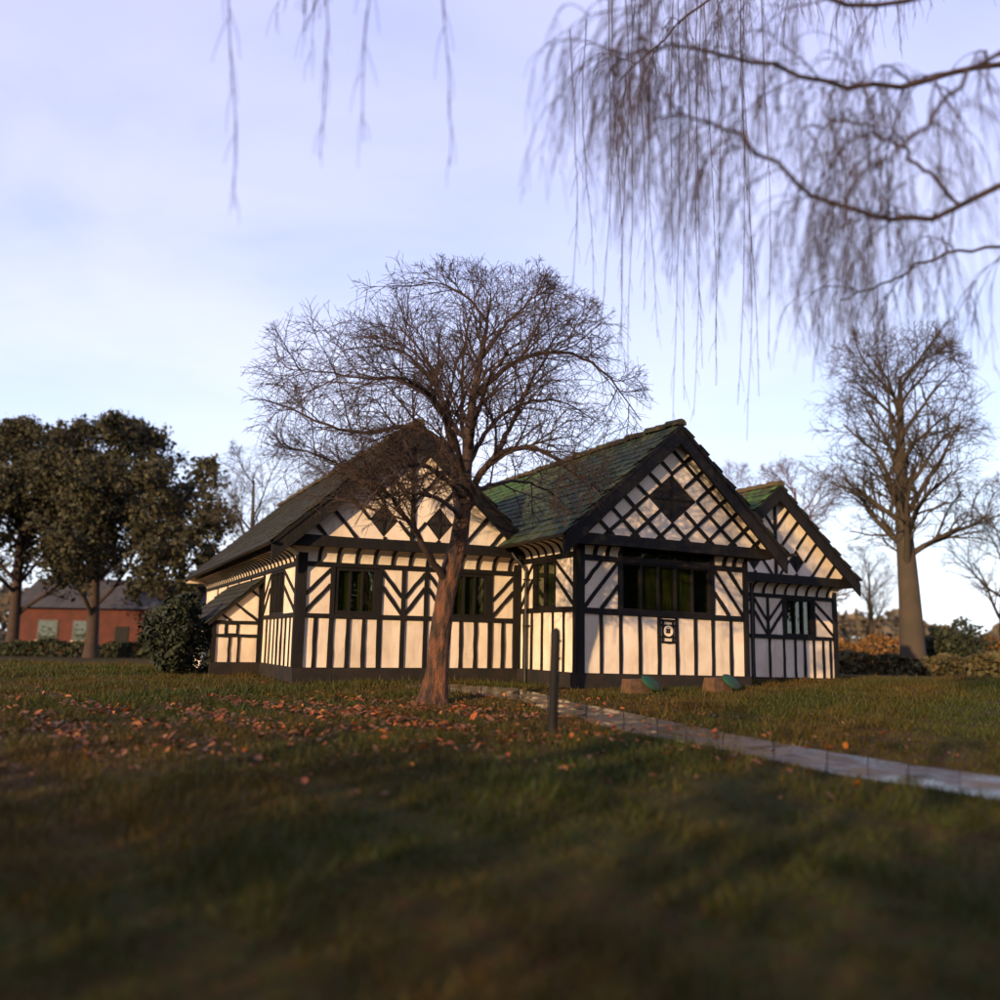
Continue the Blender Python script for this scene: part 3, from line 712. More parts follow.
def shell():
    """the unseen outer walls that close the house"""
    for (x0, x1, y0, y1) in ((4.30, 4.42, .1, 10.6), (9.94, 10.06, 3.1, 10.6), (-5.0, 10.0, 10.5, 10.62), (-5.1, -.1, 16.5, 16.62), (-.22, -.1, 10.7, 16.5), (4.4, 5.3, 3.3, 3.42)):
        mb = MB(); mb.box(x0, x1, y0, y1, -.5, 2.45); mb.build('wall', M['plaster'], house, warp)
    for cx, rz, m_, y in ((2.26, 5.42, .915, 10.8), (-2.79, 5.36, .9, 16.8), (7.7, 5.08, .875, 10.8)):
        h = (rz - .12 - 2.4) / m_
        mk('gable', [warp(p) for p in ((cx - h, y, 2.4), (cx + h, y, 2.4), (cx, y, rz - .12), (cx - h, y - .12, 2.4), (cx + h, y - .12, 2.4), (cx, y - .12, rz - .12))], [(0,1,2), (5,4,3), (0,3,4,1), (1,4,5,2), (2,5,3,0)], M['plaster'], house)
shell()
def pipes():
    def tube_part(name, pts, r, m=M['iron'], k=8):
        V, Q = tubes([(np.array(pts, float), np.full(len(pts), r), k)]); return fast_mesh(name, V, Q, m, house, smooth=True)
    p = tube_part('downpipe', [(-.36, 2.42, 2.66), (-.34, 2.36, 2.56), (-.12, 2.24, 2.28), (-.085, 2.22, 2.2), (-.085, 2.22, -.30)], .038)
    for z in (.95, 2.0):
        mb = MB(); mb.box(-.14, -.0, 2.16, 2.28, z, z + .035); mb.build('bracket', M['iron'], p)
    p = tube_part('downpipe', [(6.97, 2.83, 2.35), (6.97, 2.83, 1.2), (6.97, 2.83, -.55)], .036)
    # half-round gutters under the eaves
    def gutter(x, z, y0, y1):
        v = []; f = []; K = 6
        for i, y in enumerate((y0, (y0 + y1) / 2, y1)):
            for k in range(K + 1): a = math.pi + math.pi * k / K; v.append(warp((x + .065 * math.cos(a), y, z + .065 * math.sin(a))))
            for k in range(K + 1): a = math.pi + math.pi * k / K; v.append(warp((x + .055 * math.cos(a), y, z + .055 * math.sin(a))))
        n = 2 * (K + 1)
        for i in range(2):
            for k in range(K):
                f += [(i*n + k, i*n + k + 1, (i+1)*n + k + 1, (i+1)*n + k), (i*n + K+1 + k + 1, i*n + K+1 + k, (i+1)*n + K+1 + k, (i+1)*n + K+1 + k + 1)]
        mk('gutter', v, f, M['iron'], house)
    gutter(2.26 - 2.92, 5.42 - .915 * 2.88 - .02, -.66, 2.3); gutter(2.26 + 2.92, 5.42 - .915 * 2.88 - .02, -.78, 10.8)
    gutter(-2.79 - 3.12, 5.36 - .9 * 3.08 - .02, 2.1, 17)
pipes()

# ------------------------------------------------------------------ trees
def grow(rr, p, d, L, r, lvl, spec, out, env=None):
    """one branch with its children; appends (pts, radii, sides, level)"""
    s = spec[lvl]; n = s['seg']; pts = [p.copy()]; st = L / n; d = d / (np.linalg.norm(d) + 1e-9); stopped = False
    for i in range(n):
        t = (i + 1) / n
        d = d + rr.normal(0, s['wig'], 3); d[2] += s['up'] - s['droop'] * t * t; d /= np.linalg.norm(d)
        p = p + d * st; pts.append(p.copy())
        if env is not None and env(p) > 1:
            stopped = True; break
    if stopped and len(pts) < 4 and lvl == 1: return
    m = len(pts); pts = np.array(pts); rad = r * (1 - (1 - s['tip']) * np.linspace(0, 1, m) ** .9)
    out.append((pts, rad, s['k'], lvl))
    if lvl + 1 < len(spec): kids(rr, pts, rad, L, lvl, spec, out, env)
def kids(rr, pts, rad, L, lvl, spec, out, env, start=None, count=None):
    s = spec[lvl]; c = spec[lvl + 1]; nk = count if count is not None else s['n']; nk = max(1, int(nk * rr.uniform(.8, 1.2))); m = len(pts)
    az = rr.uniform(0, 6.28)
    for j in range(nk):
        t = (start if start is not None else s['start']) + (1 - (start if start is not None else s['start'])) * (j + rr.uniform(0, .9)) / nk
        x = t * (m - 1); i = min(m - 2, int(x)); fr = x - i; p = pts[i] * (1 - fr) + pts[i + 1] * fr
        d0 = pts[i + 1] - pts[i]; d0 = d0 / (np.linalg.norm(d0) + 1e-9)
        a = np.cross(d0, [0.2, 0.1, 1.0]); a /= (np.linalg.norm(a) + 1e-9); b = np.cross(d0, a); az += 2.4 + rr.uniform(-.5, .5)
        side = a * math.cos(az) + b * math.sin(az); ang = math.radians(rr.uniform(*c['ang'])); d = d0 * math.cos(ang) + side * math.sin(ang)
        d[2] += c.get('lift', 0)
        rp = rad[i] * (1 - fr) + rad[i + 1] * fr
        grow(rr, p, d, rr.uniform(*c['len']) * (1 - .35 * t), min(max(rp * c['rr'], c['rmin']), c.get('rmax', 9)), lvl + 1, spec, out, env)
def smooth_path(pts, n):
    pts = np.array(pts, float); k = np.linspace(0, 1, len(pts)); t = np.linspace(0, 1, n); q = np.stack([np.interp(t, k, pts[:, i]) for i in range(3)], 1)
    for _ in range(3): q[1:-1] = .25 * q[:-2] + .5 * q[1:-1] + .25 * q[2:]
    return q
def crown_obj(name, paths, m, parent): V, Q = tubes([(a, b, c) for a, b, c, _ in paths]); return fast_mesh(name, V, Q, m, parent, smooth=True)

def cherry():
    rr = np.random.default_rng(21); Y = 15.0
    base = on_ground(433, 703); base = np.array([base[0], base[1], ground(base[0], base[1])]); D = base[1]
    P = lambda x, y, o=0: at(x, y, D + o)
    root = empty('bare_tree', tuple(base)); tag(root, 'bare spreading tree with reddish trunk on the lawn before the house', 'tree')
    off = base
    # trunk with root flare
    tk = smooth_path([P(432, 712), P(433, 702), P(436, 680), P(439, 655), P(441, 630), P(445, 602), P(450, 578), P(456, 555), P(460, 535), P(464, 508)], 30)
    rad = np.interp(np.linspace(0, 1, 30), [0, .05, .12, .22, .4, .6, .8, 1], [.46, .34, .240, .182, .160, .158, .150, .120])
    k = 28; V, Q = tubes([(tk - off, rad, k)])
    ang = np.tile(np.arange(k) * 2 * np.pi / k, 30); hgt_ = np.repeat(np.linspace(0, 1, 30), k)
    ctr = np.repeat(tk - off, k, axis=0); dv = V - ctr
    f = 1 + .085 * np.sin(3 * ang + 2 + hgt_ * 3) + .05 * np.sin(7 * ang + hgt_ * 9) + .03 * rr.normal(0, 1, len(V)) + .38 * np.exp(-hgt_ * 14) * np.maximum(0, np.sin(5 * ang + 1)) + .06 * np.sin(hgt_ * 26 + 2 * ang)
    V = ctr + dv * f[:, None]
    fast_mesh('trunk', V, Q, M['bark'], root, smooth=True)
    limbs = [
        ([P(459,540), P(465,495), P(468,445), P(472,400), P(480,360), P(487,322,.2), P(491,290,.4)], .135, .012),
        ([P(463,535), P(457,495,.2), P(452,455,.4), P(447,415,.5), P(437,378,.6), P(420,348,.8), P(398,325,1.0)], .085, .010),
        ([P(466,512), P(476,482,-.2), P(488,461,-.4), P(512,447,-.7), P(531,445,-.9), P(546,453,-1.1), P(575,470,-1.4), P(600,495,-1.6)], .075, .010),
        ([P(494,458,-.5), P(508,435,-.5), P(518,408,-.6), P(531,379,-.7), P(552,350,-.9), P(578,332,-1.0)], .05, .008),
        ([P(448,582), P(434,563,-.3), P(424,548,-.6), P(405,515,-.9), P(385,490,-1.1), P(355,470,-1.4), P(318,455,-1.6), P(285,448,-1.7)], .07, .009),
        ([P(464,470), P(452,452,.3), P(430,429,.5), P(401,424,.7), P(368,434,.8), P(339,433,.9), P(305,415,1.0), P(272,398,1.1), P(250,400,1.1)], .065, .008),
        ([P(468,440), P(450,425,.6), P(445,400,.9), P(425,370,1.2), P(403,350,1.4), P(375,345,1.6), P(340,352,1.8)], .055, .008),
        ([P(472,400), P(492,378,.2), P(520,358,.4), P(556,348,.6), P(592,362,.7), P(620,388,.8), P(640,420,.8)], .055, .007),
        ([P(467,470), P(480,440,.8), P(500,415,1.5), P(530,400,2.0), P(565,400,2.4), P(600,425,2.6)], .055, .007),
        ([P(466,480), P(455,440,-.8), P(440,405,-1.5), P(415,380,-2.1), P(385,375,-2.5), P(352,390,-2.7)], .055, .007),
        ([P(468,450), P(478,410,-.9), P(492,372,-1.6), P(512,345,-2.1), P(535,335,-2.4)], .05, .007),
        ([P(466,460), P(462,415,1.0), P(462,370,1.8), P(466,330,2.4), P(475,305,2.8)], .05, .007),
        ([P(463,500), P(446,478,-.7), P(420,462,-1.4), P(395,470,-1.9), P(372,495,-2.2), P(355,525,-2.4)], .05, .007),
        ([P(466,495), P(490,485,.8), P(520,480,1.5), P(550,490,2.0), P(575,515,2.2)], .045, .007),
        ([P(480,360,.1), P(505,325,.0), P(530,300,-.1), P(556,285,-.2)], .035, .006),
        ([P(447,415,.5), P(428,392,.0), P(395,378,-.4), P(355,378,-.7), P(315,370,-.9), P(285,372,-1.0)], .04, .006),
        ([P(463,518), P(440,498,-.9), P(410,492,-1.5), P(375,500,-1.9), P(338,498,-2.2)], .045, .007),
        ([P(464,488), P(445,470,-.9), P(425,474,-1.5), P(402,498,-1.9), P(386,530,-2.1)], .04, .007),
        ([P(488,322,.2), P(470,300,.2), P(448,285,.2), P(420,280,.3)], .03, .006),
    ]
    ce = P(452, 425)
    def env(p):
        q = p - ce; rz_ = 2.85 if q[2] > 0 else 2.1
        return (q[0] / (3.45 + .12 * math.sin(7 * math.atan2(q[2], q[0])))) ** 2 + (q[1] / 3.2) ** 2 + (q[2] / rz_) ** 2
    spec = [dict(n=10, start=.22),
            dict(seg=9, wig=.075, up=.07, droop=.24, tip=.28, k=5, len=(.9, 2.1), ang=(30, 62), rr=.55, rmin=.012, rmax=.028, n=9, start=.15, lift=.18),
            dict(seg=7, wig=.085, up=.03, droop=.18, tip=.45, k=4, len=(.45, 1.2), ang=(25, 60), rr=.6, rmin=.0066, rmax=.012, n=7, start=.12, lift=.06),
            dict(seg=4, wig=.10, up=.0, droop=.14, tip=.6, k=3, len=(.18, .60), ang=(25, 60), rr=.7, rmin=.0046, rmax=.0065)]
    out = []
    for pts, r0, r1 in limbs:
        q = smooth_path(pts, 22); q[1:-1] += rr.normal(0, .012, (20, 3)); rad = r1 + (r0 - r1) * (1 - np.linspace(0, 1, 22)) ** 1.1
        out.append((q, rad, 8, 0)); kids(rr, q, rad, 1, 0, spec, out, env, .22, 14 if r0 > .05 else 11)
    out = [(a - off, b, c, d) for a, b, c, d in out]
    crown_obj('limbs', [o for o in out if o[3] == 0], M['twig'], root)
    crown_obj('crown', [o for o in out if o[3] > 0], M['twig'], root)
cherry()

def weeping():
    rr = np.random.default_rng(5); bx, by = 8.4, 8.6; base = np.array([bx, by, ground(bx, by)])
    root = empty('weeping_tree', tuple(base)); tag(root, 'weeping tree whose thin hanging twigs fill the sky at upper right', 'tree')
    V3 = lambda x, y, z: np.array([x, y, z])
    tk = smooth_path([V3(bx, by, base[2] - .2), V3(bx - .05, by, 2), V3(bx - .15, by + .05, 4.5), V3(bx - .3, by, 7.2), V3(bx - .8, by, 9.4)], 24)
    V, Q = tubes([(tk - base, np.interp(np.linspace(0, 1, 24), [0, .1, .6, 1], [.42, .32, .22, .10]), 14)]); fast_mesh('trunk', V, Q, M['bark'], root, smooth=True)
    B = []
    def W(px, py, Y): return at(px, py, Y)
    boughs = [  # (points, r)
        ([tk[15], W(1060, 150, 7.2), W(965, 205, 6.8), W(900, 225, 6.5), W(830, 205, 6.2), W(760, 150, 6.0), W(700, 110, 5.9), W(655, 120, 5.8)], .07),
        ([tk[17], W(1080, 60, 7.6), W(960, 70, 7.2), W(860, 95, 6.8), W(760, 60, 6.6), W(670, 40, 6.4), W(610, 70, 6.3)], .075),
        ([tk[19], W(1050, -40, 9), W(900, -60, 9.6), W(780, -40, 10.0), W(690, 10, 10.2), W(620, 80, 10.4)], .08),
        ([tk[21], W(1000, -120, 10), W(850, -150, 11), W(720, -110, 11.5), W(640, -40, 11.6)], .07),
        ([tk[21], W(1010, -160, 8.5), W(820, -240, 8), W(640, -240, 7.6), W(480, -180, 7.2), W(390, -120, 7.0), W(300, -60, 6.9)], .065),
        ([tk[14], W(1040, 240, 7.8), W(950, 250, 8), W(890, 280, 8.1), W(840, 300, 8.2)], .045),
        ([tk[18], W(1000, 40, 6.2), W(930, 120, 5.6), W(880, 160, 5.2), W(850, 190, 5.0)], .05),
        ([W(960, 205, 6.8), W(900, 150, 6.6), W(865, 120, 6.5), W(800, 130, 6.3)], .035),
        ([W(640, -240, 7.6), W(420, -230, 7), W(260, -170, 6.6), W(190, -80, 6.5)], .035),
        ([tk[20], W(1000, -30, 7), W(860, 20, 6.6), W(760, -30, 6.4), W(690, -40, 6.2), W(640, 0, 6.1), W(615, 60, 6.0)], .055),
    ]
    out = []
    hang = [dict(), dict(seg=7, wig=.10, up=-.05, droop=.28, tip=.35, k=4, len=(.5, 1.1), ang=(30, 70), rr=.5, rmin=.008, rmax=.016, n=8, start=.15),
            dict(seg=9, wig=.055, up=-.34, droop=.25, tip=.5, k=3, len=(.5, 1.25), ang=(20, 60), rr=.6, rmin=.0042, rmax=.007, n=4, start=.2),
            dict(seg=6, wig=.07, up=-.25, droop=.15, tip=.5, k=3, len=(.2, .6), ang=(15, 40), rr=.7, rmin=.0032, rmax=.0045)]
    for i, (pts, r0) in enumerate(boughs):
        q = smooth_path(pts, 26); q[1:-1] += rr.normal(0, .02, (24, 3)); rad = .008 + (r0 * .46 - .008) * (1 - np.linspace(0, 1, 26)) ** 1.0
        out.append((q, rad, 7, 0))
        kids(rr, q, rad, 1, 0, hang, out, None, .30 if i not in (4, 8) else .72, {4: 4, 8: 2, 2: 22, 3: 16, 1: 22, 0: 22, 9: 18, 5: 6, 6: 9, 7: 9}.get(i, 16))
    # long clear strands that hang farthest down, before the middle gable
    strands = []
    for (px, y0, y1, Y) in [(603,60,330,10.4),(612,60,372,10.4),(622,60,352,10.6),(632,40,395,10.6),(642,40,310,10.8),(655,30,340,10.8),(668,20,285,11),(680,10,428,11.2),(690,10,400,11.2),(697,10,415,11.4),(703,0,368,11.4),(712,0,385,11.4),(722,0,350,11.2),(735,0,405,11.0),(748,-10,440,11.0),(757,-10,395,10.8),(770,-20,360,10.6),(575,90,300,10.2),(590,80,318,10.2),
                            (228,-100,200,6.2),(322,-60,160,6.0),(372,-90,140,6.2),(440,-150,165,6.2)]:
        a = at(px + rr.uniform(-10, 10), y0 - 60, Y); b = at(px, y1, Y + rr.uniform(-.3, .3)); n = 14; t = np.linspace(0, 1, n)[:, None]
        q = a * (1 - t) + b * t; q[:, 0] += .05 * np.sin(np.linspace(0, 5, n) + rr.uniform(0, 6)) + np.cumsum(rr.normal(0, .008, n)); q[:, 1] += np.cumsum(rr.normal(0, .01, n))
        rad = np.linspace(.008, .0035, n); out.append((q, rad, 3, 2)); kids(rr, q, rad, 1, 2, hang, out, None, .3, 11)
    out = [(a - base, b, c, d) for a, b, c, d in out]
    crown_obj('boughs', [o for o in out if o[3] == 0], M['twig'], root); crown_obj('hanging_twigs', [o for o in out if o[3] > 0], M['twig'], root)
weeping()

def far_tree(name, seed, H, R, crown_lo, m, parent=None, leaf=0, leafc=((.05, .05, .015), (.09, .07, .025)), nl=11, leafsz=.16, trunk_r=None, upright=.25):
    """generic bare or thinly leaved tree, origin at its base"""
    rr = np.random.default_rng(seed); root = empty(name, (0, 0, 0)) if parent is None else parent
    tr = trunk_r or H * .028
    tk = smooth_path([np.array([0, 0, -.3]), np.array([rr.normal(0, .05), 0, H * .2]), np.array([rr.normal(0, .15), rr.normal(0, .15), H * .5]), np.array([rr.normal(0, .3), rr.normal(0, .3), H * .86])], 16)
    V, Q = tubes([(tk, np.interp(np.linspace(0, 1, 16), [0, .08, .5, 1], [tr * 1.5, tr, tr * .7, tr * .15]), 9)]); fast_mesh('trunk', V, Q, m, root, smooth=True)
    cz = (H + crown_lo) / 2; hz = (H - crown_lo) / 2
    ph = rr.uniform(0, 6.28)
    def env(p):
        a = math.atan2(p[1], p[0]); w = 1 + .10 * math.sin(3 * a + ph) + .07 * math.sin(5 * a + p[2])
        return (p[0] ** 2 + p[1] ** 2) / (R * w) ** 2 + ((p[2] - cz) / hz) ** 2
    s = H / 12.0
    spec = [dict(),
            dict(seg=8, wig=.11, up=.05, droop=.10, tip=.25, k=5, len=(R * .8, R * 1.3), ang=(35, 70), rr=.45, rmin=.03 * s, rmax=tr * .5, n=10, start=.2, lift=upright),
            dict(seg=6, wig=.13, up=.03, droop=.06, tip=.4, k=4, len=(R * .3, R * .62), ang=(25, 60), rr=.55, rmin=.018 * s, rmax=.05 * s, n=8, start=.15, lift=.12),
            dict(seg=4, wig=.15, up=.02, droop=.04, tip=.5, k=3, len=(R * .12, R * .34), ang=(25, 60), rr=.6, rmin=.011 * s, rmax=.02 * s, n=4, start=.2),
            dict(seg=2, wig=.15, up=.0, droop=.03, tip=.6, k=3, len=(R * .06, R * .16), ang=(25, 55), rr=.7, rmin=.008 * s, rmax=.011 * s)]
    out = []; kids(rr, tk, np.linspace(tr, tr * .3, 16), 1, 0, spec, out, env, max(.12, crown_lo / H * .9), nl)
    V, Q = tubes([(a, b, c) for a, b, c, _ in out]); fast_mesh('crown', V, Q, m, root, smooth=True)
    if leaf:
        tips = np.concatenate([a[1:] for a, b, c, l in out if l >= 2]); tips = tips[tips[:, 2] > crown_lo * .9 + .5]; idx = rr.integers(0, len(tips), leaf)
        leaf_cloud('foliage', tips[idx] + rr.normal(0, .12 * s, (leaf, 3)), rr, leafsz, leafc, root)
    return root
def leaf_cloud(name, C, rr, sz, leafc, parent):
    n = len(C); a = rr.normal(0, 1, (n, 3)); a /= np.linalg.norm(a, axis=1, keepdims=True); b = rr.normal(0, 1, (n, 3)); b -= a * (a * b).sum(1, keepdims=True); b /= np.linalg.norm(b, axis=1, keepdims=True)
    s = sz * np.clip(rr.lognormal(-.25, .5, (n, 1)), .25, 2.2); V = np.stack([C - a * s, C - b * s * .6, C + a * s, C + b * s * .6], 1).reshape(-1, 3)
    t = rr.uniform(0, 1, (n, 1)); c = np.array(leafc[0]) * (1 - t) + np.array(leafc[1]) * t; c = np.repeat(c * rr.uniform(.6, 1.3, (n, 1)), 4, axis=0)
    return fast_mesh(name, V, np.arange(n * 4).reshape(-1, 4), M['foliage_dark'], parent, color=c)
def put(o, px, Y, rz=0, sc=1.0, label=None, group=None):
    p = at(px, 640, Y); o.location = (p[0], Y, ground(p[0], Y)); o.rotation_euler = (0, 0, rz); o.scale = (sc, sc, sc)
    tag(o, label, 'tree', group); return o
G1 = 'trees behind the house'; G2 = 'dark trees over the brick building'
dk = ((.026, .026, .009), (.052, .041, .014))
def backdrop():
    # left: dark dense crowns
    a = far_tree('broad_tree', 101, 14.2, 6.3, 2.6, M['twig'], leaf=56000, leafc=dk, leafsz=.11, nl=15); put(a, 92, 55, 0, 1, 'broad dark tree with dense rounded crown left of the house', G2)
    b = copy_tree(a); put(b, 12, 58, 2.1, 1.02, 'dark tree with dense crown at the left edge of the picture', G2)
    c = far_tree('broad_tree', 102, 10.4, 4.0, 1.6, M['twig'], leaf=20000, leafc=dk, leafsz=.10); put(c, 172, 50, 0, 1.05, 'smaller dark tree between the broad tree and the house roof', G2)
    # behind the house
    d = far_tree('twiggy_tree', 103, 10.5, 4.2, 2.2, M['twig_far'], nl=14); put(d, 250, 44, 0, .98, 'thin twiggy tree rising behind the low end of the left roof', G1)
    e = copy_tree(d); put(e, 335, 50, 1.7, 1.2, 'twiggy tree showing above the left roof slope', G1)
    f = far_tree('twiggy_tree', 104, 11.2, 4.0, 2.4, M['twig_pink'], nl=14); put(f, 722, 54, 0, 1.08, 'russet twiggy tree between the middle and right gables', G1)
    g = copy_tree(f); put(g, 800, 47, 2.2, .98, 'russet twiggy tree behind the right gable', G1)
    h = copy_tree(f); put(h, 775, 62, 4.0, 1.0, 'paler twiggy tree farther back between two russet trees', G1)
    # right: the large bare tree
    i = far_tree('tall_bare_tree', 105, 16.6, 5.6, 5.0, M['twig_far'], nl=24, trunk_r=.6); put(i, 912, 43, .6, 1, 'tall bare tree with thick trunk right of the house')
    j = copy_tree(d); put(j, 1005, 60, 3.3, 1.25, 'bare tree at the right edge beyond the hedge', G1)
    k = copy_tree(d); put(k, 872, 85, 5.0, 1.05, 'small far bare tree left of the tall tree trunk', G1)
    ev = far_tree('reflection_evergreen', 110, 10.0, 3.9, .8, M['twig'], leaf=26000, leafc=((.030, .050, .010), (.075, .080, .016)), leafsz=.17)  # unseen evergreens, added so the window glass mirrors greenery instead of sky
    for q, (x, y) in enumerate(((13, -10.5), (19.5, -7.5), (26, -3.5), (31.5, .5), (36.5, -1.5), (36, 4.5), (41, 2), (41, 9))):
        o = ev if q == 0 else copy_tree(ev); o.location = (x, y, ground(x, y)); o.rotation_euler = (0, 0, q * 1.3); o.scale = (1, 1, 1 + .06 * (q % 3))
        tag(o, '%s unseen evergreen tree added right of the viewer to be mirrored in the windows' % ('first', 'second', 'third', 'fourth', 'fifth', 'sixth', 'seventh', 'eighth')[q], 'tree', 'unseen evergreen trees added for the window reflections')
backdrop()

def hedge(name, x0, x1, y0, y1, h, n, leafc, label, cat='hedge', seed=1, sz=.11, bumpy=.25):
    rr = np.random.default_rng(seed); cx, cy = (x0 + x1) / 2, (y0 + y1) / 2; base = np.array([cx, cy, ground(cx, cy)]); root = empty(name, tuple(base)); tag(root, label, cat)
    X = rr.uniform(x0, x1, n); f = rr.uniform(-1, 1, n); 
    top = h * (1 + bumpy * np.sin(X * 1.1 + seed) * .5 + bumpy * .4 * np.sin(X * 3.1)); a = np.abs(f)
    u = rr.uniform(0, 1, n); Z = np.where(u < .5, top * np.sqrt(np.maximum(.02, 1 - a ** 3)) * rr.uniform(.86, 1.03, n), top * rr.uniform(0, 1, n) * np.sqrt(np.maximum(.02, 1 - a ** 3)))
    Yy = cy + f * (y1 - y0) / 2; C = np.stack([X, Yy, hgt(X, Yy) + Z], 1) - base
    leaf_cloud('foliage', C, rr, sz, leafc, root)
    st = []
    for s in np.arange(x0 + .3, x1, .8): yv = cy + rr.uniform(-.2, .2); z = ground(s, yv); st.append((np.array([[s, yv, z - .1], [s + rr.normal(0, .1), yv, z + h * .4], [s + rr.normal(0, .2), yv + rr.normal(0, .2), z + h * .8]]) - base, np.array([.04, .03, .015]), 5))
    V, Q = tubes(st); fast_mesh('stems', V, Q, M['twig'], root)
    return root
hedge('beech_hedge', 16.2, 34, 50, 51.6, 1.75, 16000, ((.17, .075, .018), (.10, .055, .016)), 'low russet hedge crossing behind the tall bare tree', seed=3)
hedge('beech_hedge', 12.8, 24, 38.5, 39.4, .8, 6000, ((.05, .05, .014), (.09, .055, .018)), 'short green and brown hedge just right of the house', seed=4)
def shrub(cx, cy, R, h, n, leafc, label, seed, sz):
    rr = np.random.default_rng(seed); base = np.array([cx, cy, ground(cx, cy)]); root = empty('evergreen_shrub', tuple(base)); tag(root, label, 'shrub'); C = []; st = []
    for i in range(15):
        a = rr.uniform(0, 6.28); q = R * rr.uniform(.0, .72); zc = h * rr.uniform(.12, .82); q *= 1.15 - .55 * zc / h; c = np.array([q * math.cos(a), q * math.sin(a), zc]); e = R * rr.uniform(.28, .5)
        d = rr.normal(0, 1, (n // 15, 3)); d /= np.linalg.norm(d, axis=1, keepdims=True); d *= e * rr.uniform(.35, 1.12, (len(d), 1)) ** .6; d[:, 2] *= 1.25; C.append(c + d)
        st.append((np.array([[0, 0, -.1], c * [.4, .4, .5], c]), np.array([.03, .022, .01]), 5))
    C = np.concatenate(C); C = C[C[:, 2] > .02]; leaf_cloud('foliage', C, rr, sz, leafc, root); V, Q = tubes(st); fast_mesh('stems', V, Q, M['twig'], root)
shrub(-7.72, 22.2, .95, 2.25, 12000, ((.012, .016, .006), (.026, .030, .010)), 'dark evergreen shrub standing against the lean-to', 5, .055)
shrub(22.9, 46.4, 2.0, 2.7, 9000, ((.016, .021, .008), (.034, .036, .012)), 'dark rounded shrub right of the tall tree trunk', 6, .10)
hedge('clipped_hedge', -34, -17.5, 57, 58, .9, 9000, ((.020, .026, .009), (.04, .04, .014)), 'low dark hedge below the red brick building', seed=7)
# unseen hedge added behind the viewer, thinning upwards to grade the lawn's shade
def shade_hedge():
    rr = np.random.default_rng(8); n = 42000; x0, x1 = -34, 14; cx, cy = -10.0, -10.0; base = np.array([cx, cy, ground(cx, cy)]); root = empty('added_shade_hedge', tuple(base)); tag(root, 'unseen ragged hedge added behind the viewer to shade the near lawn', 'hedge')
    X = rr.uniform(x0, x1, n); top = 6.2 + .8 * np.sin(X * .9) + .6 * np.sin(X * 2.3 + 1); Z = top * (1 - np.sqrt(rr.uniform(0, 1, n))) * 1.0; Yv = cy + rr.normal(0, .8, n)
    leaf_cloud('foliage', np.stack([X, Yv, hgt(X, Yv) + Z], 1) - base, rr, .15, ((.035, .055, .014), (.06, .07, .02)), root); st = []
    for x in np.arange(x0 + .3, x1, .7):
        z = ground(x, cy); h = rr.uniform(3, 6); st.append((np.array([[x, cy, z - .1], [x + rr.normal(0, .2), cy + rr.normal(0, .2), z + h * .5], [x + rr.normal(0, .5), cy + rr.normal(0, .4), z + h]]) - base, np.array([.05, .03, .01]), 5))
    V, Q = tubes(st); fast_mesh('stems', V, Q, M['twig'], root)
shade_hedge()

def brick_building():
    x0, x1, y0, y1 = -36.0, -22.4, 69.0, 76.0; z0 = ground(-29, 70) ; root = empty('brick_building', ((x0 + x1) / 2, y0, z0)); tag(root, 'low red brick building with dark pitched roof beyond the left lawn', 'building')
    ox, oy, oz = (x0 + x1) / 2, y0, z0; W = x1 - x0; h = 3.5; hw = W / 2
    mb = MB(); mb.box(-hw, hw, 0, y1 - y0, -.3, h); mb.build('wall', M['brick'], root)
    v = [(-hw - .4, -.5, h - .1), (hw + .4, -.5, h - .1), (hw + .4, y1 - y0 + .5, h - .1), (-hw - .4, y1 - y0 + .5, h - .1), (-hw - .4, (y1 - y0) / 2, h + 2.3), (hw + .4, (y1 - y0) / 2, h + 2.3)]
    rf = mk('roof', v, [(0,1,2,3)[::-1], (0,1,5,4), (2,3,4,5), (1,2,5), (3,0,4)], M['roof_far'], root)
    mb = MB(); mb.box(-3, -2.2, 3.1, 3.9, h + 1.9, h + 3.2); mb.build('chimney', M['brick'], rf)
    for x in (-5.2, -2.6, 3.2):
        mb = MB(); mb.box(x, x + 1.5, -.06, .05, 1.0, 2.5); w = mb.build('window', M['iron'], root)
        mb = MB(); mb.box(x + .1, x + 1.4, -.075, -.062, 1.1, 2.4); mb.build('pane', M['glass'], w)
        mb = MB(); mb.box(x - .1, x + 1.6, -.14, .04, .88, .995); mb.build('sill', M['plaster'], w)
    mb = MB(); mb.box(.6, 1.6, -.06, .05, -.1, 2.1); mb.build('door', M['timber'], root)
    mb = MB(); mb.box(4.9, 6.3, -.05, .05, .2, 3.0); mb.build('panel', mat('ochre_board', (.35, .20, .04)), root)
brick_building()

def woodland():
    rr = np.random.default_rng(77); n = 60000; a = rr.uniform(-.75, .75, n); D = rr.uniform(230, 300, n); X = np.sin(a) * D; Yv = np.cos(a) * D
    top = 9 + 2.5 * np.sin(a * 23) + 1.8 * np.sin(a * 61 + 1) + 1.0 * np.sin(a * 140); Z = top * rr.uniform(0, 1, n) ** .6
    o = leaf_cloud('woodland', np.stack([X, Yv, Z - .1], 1), rr, .75, ((.11, .075, .045), (.075, .065, .035)), None)
    tag(o, 'far line of brown winter woodland along the horizon', 'woodland', kind='stuff')
woodland()

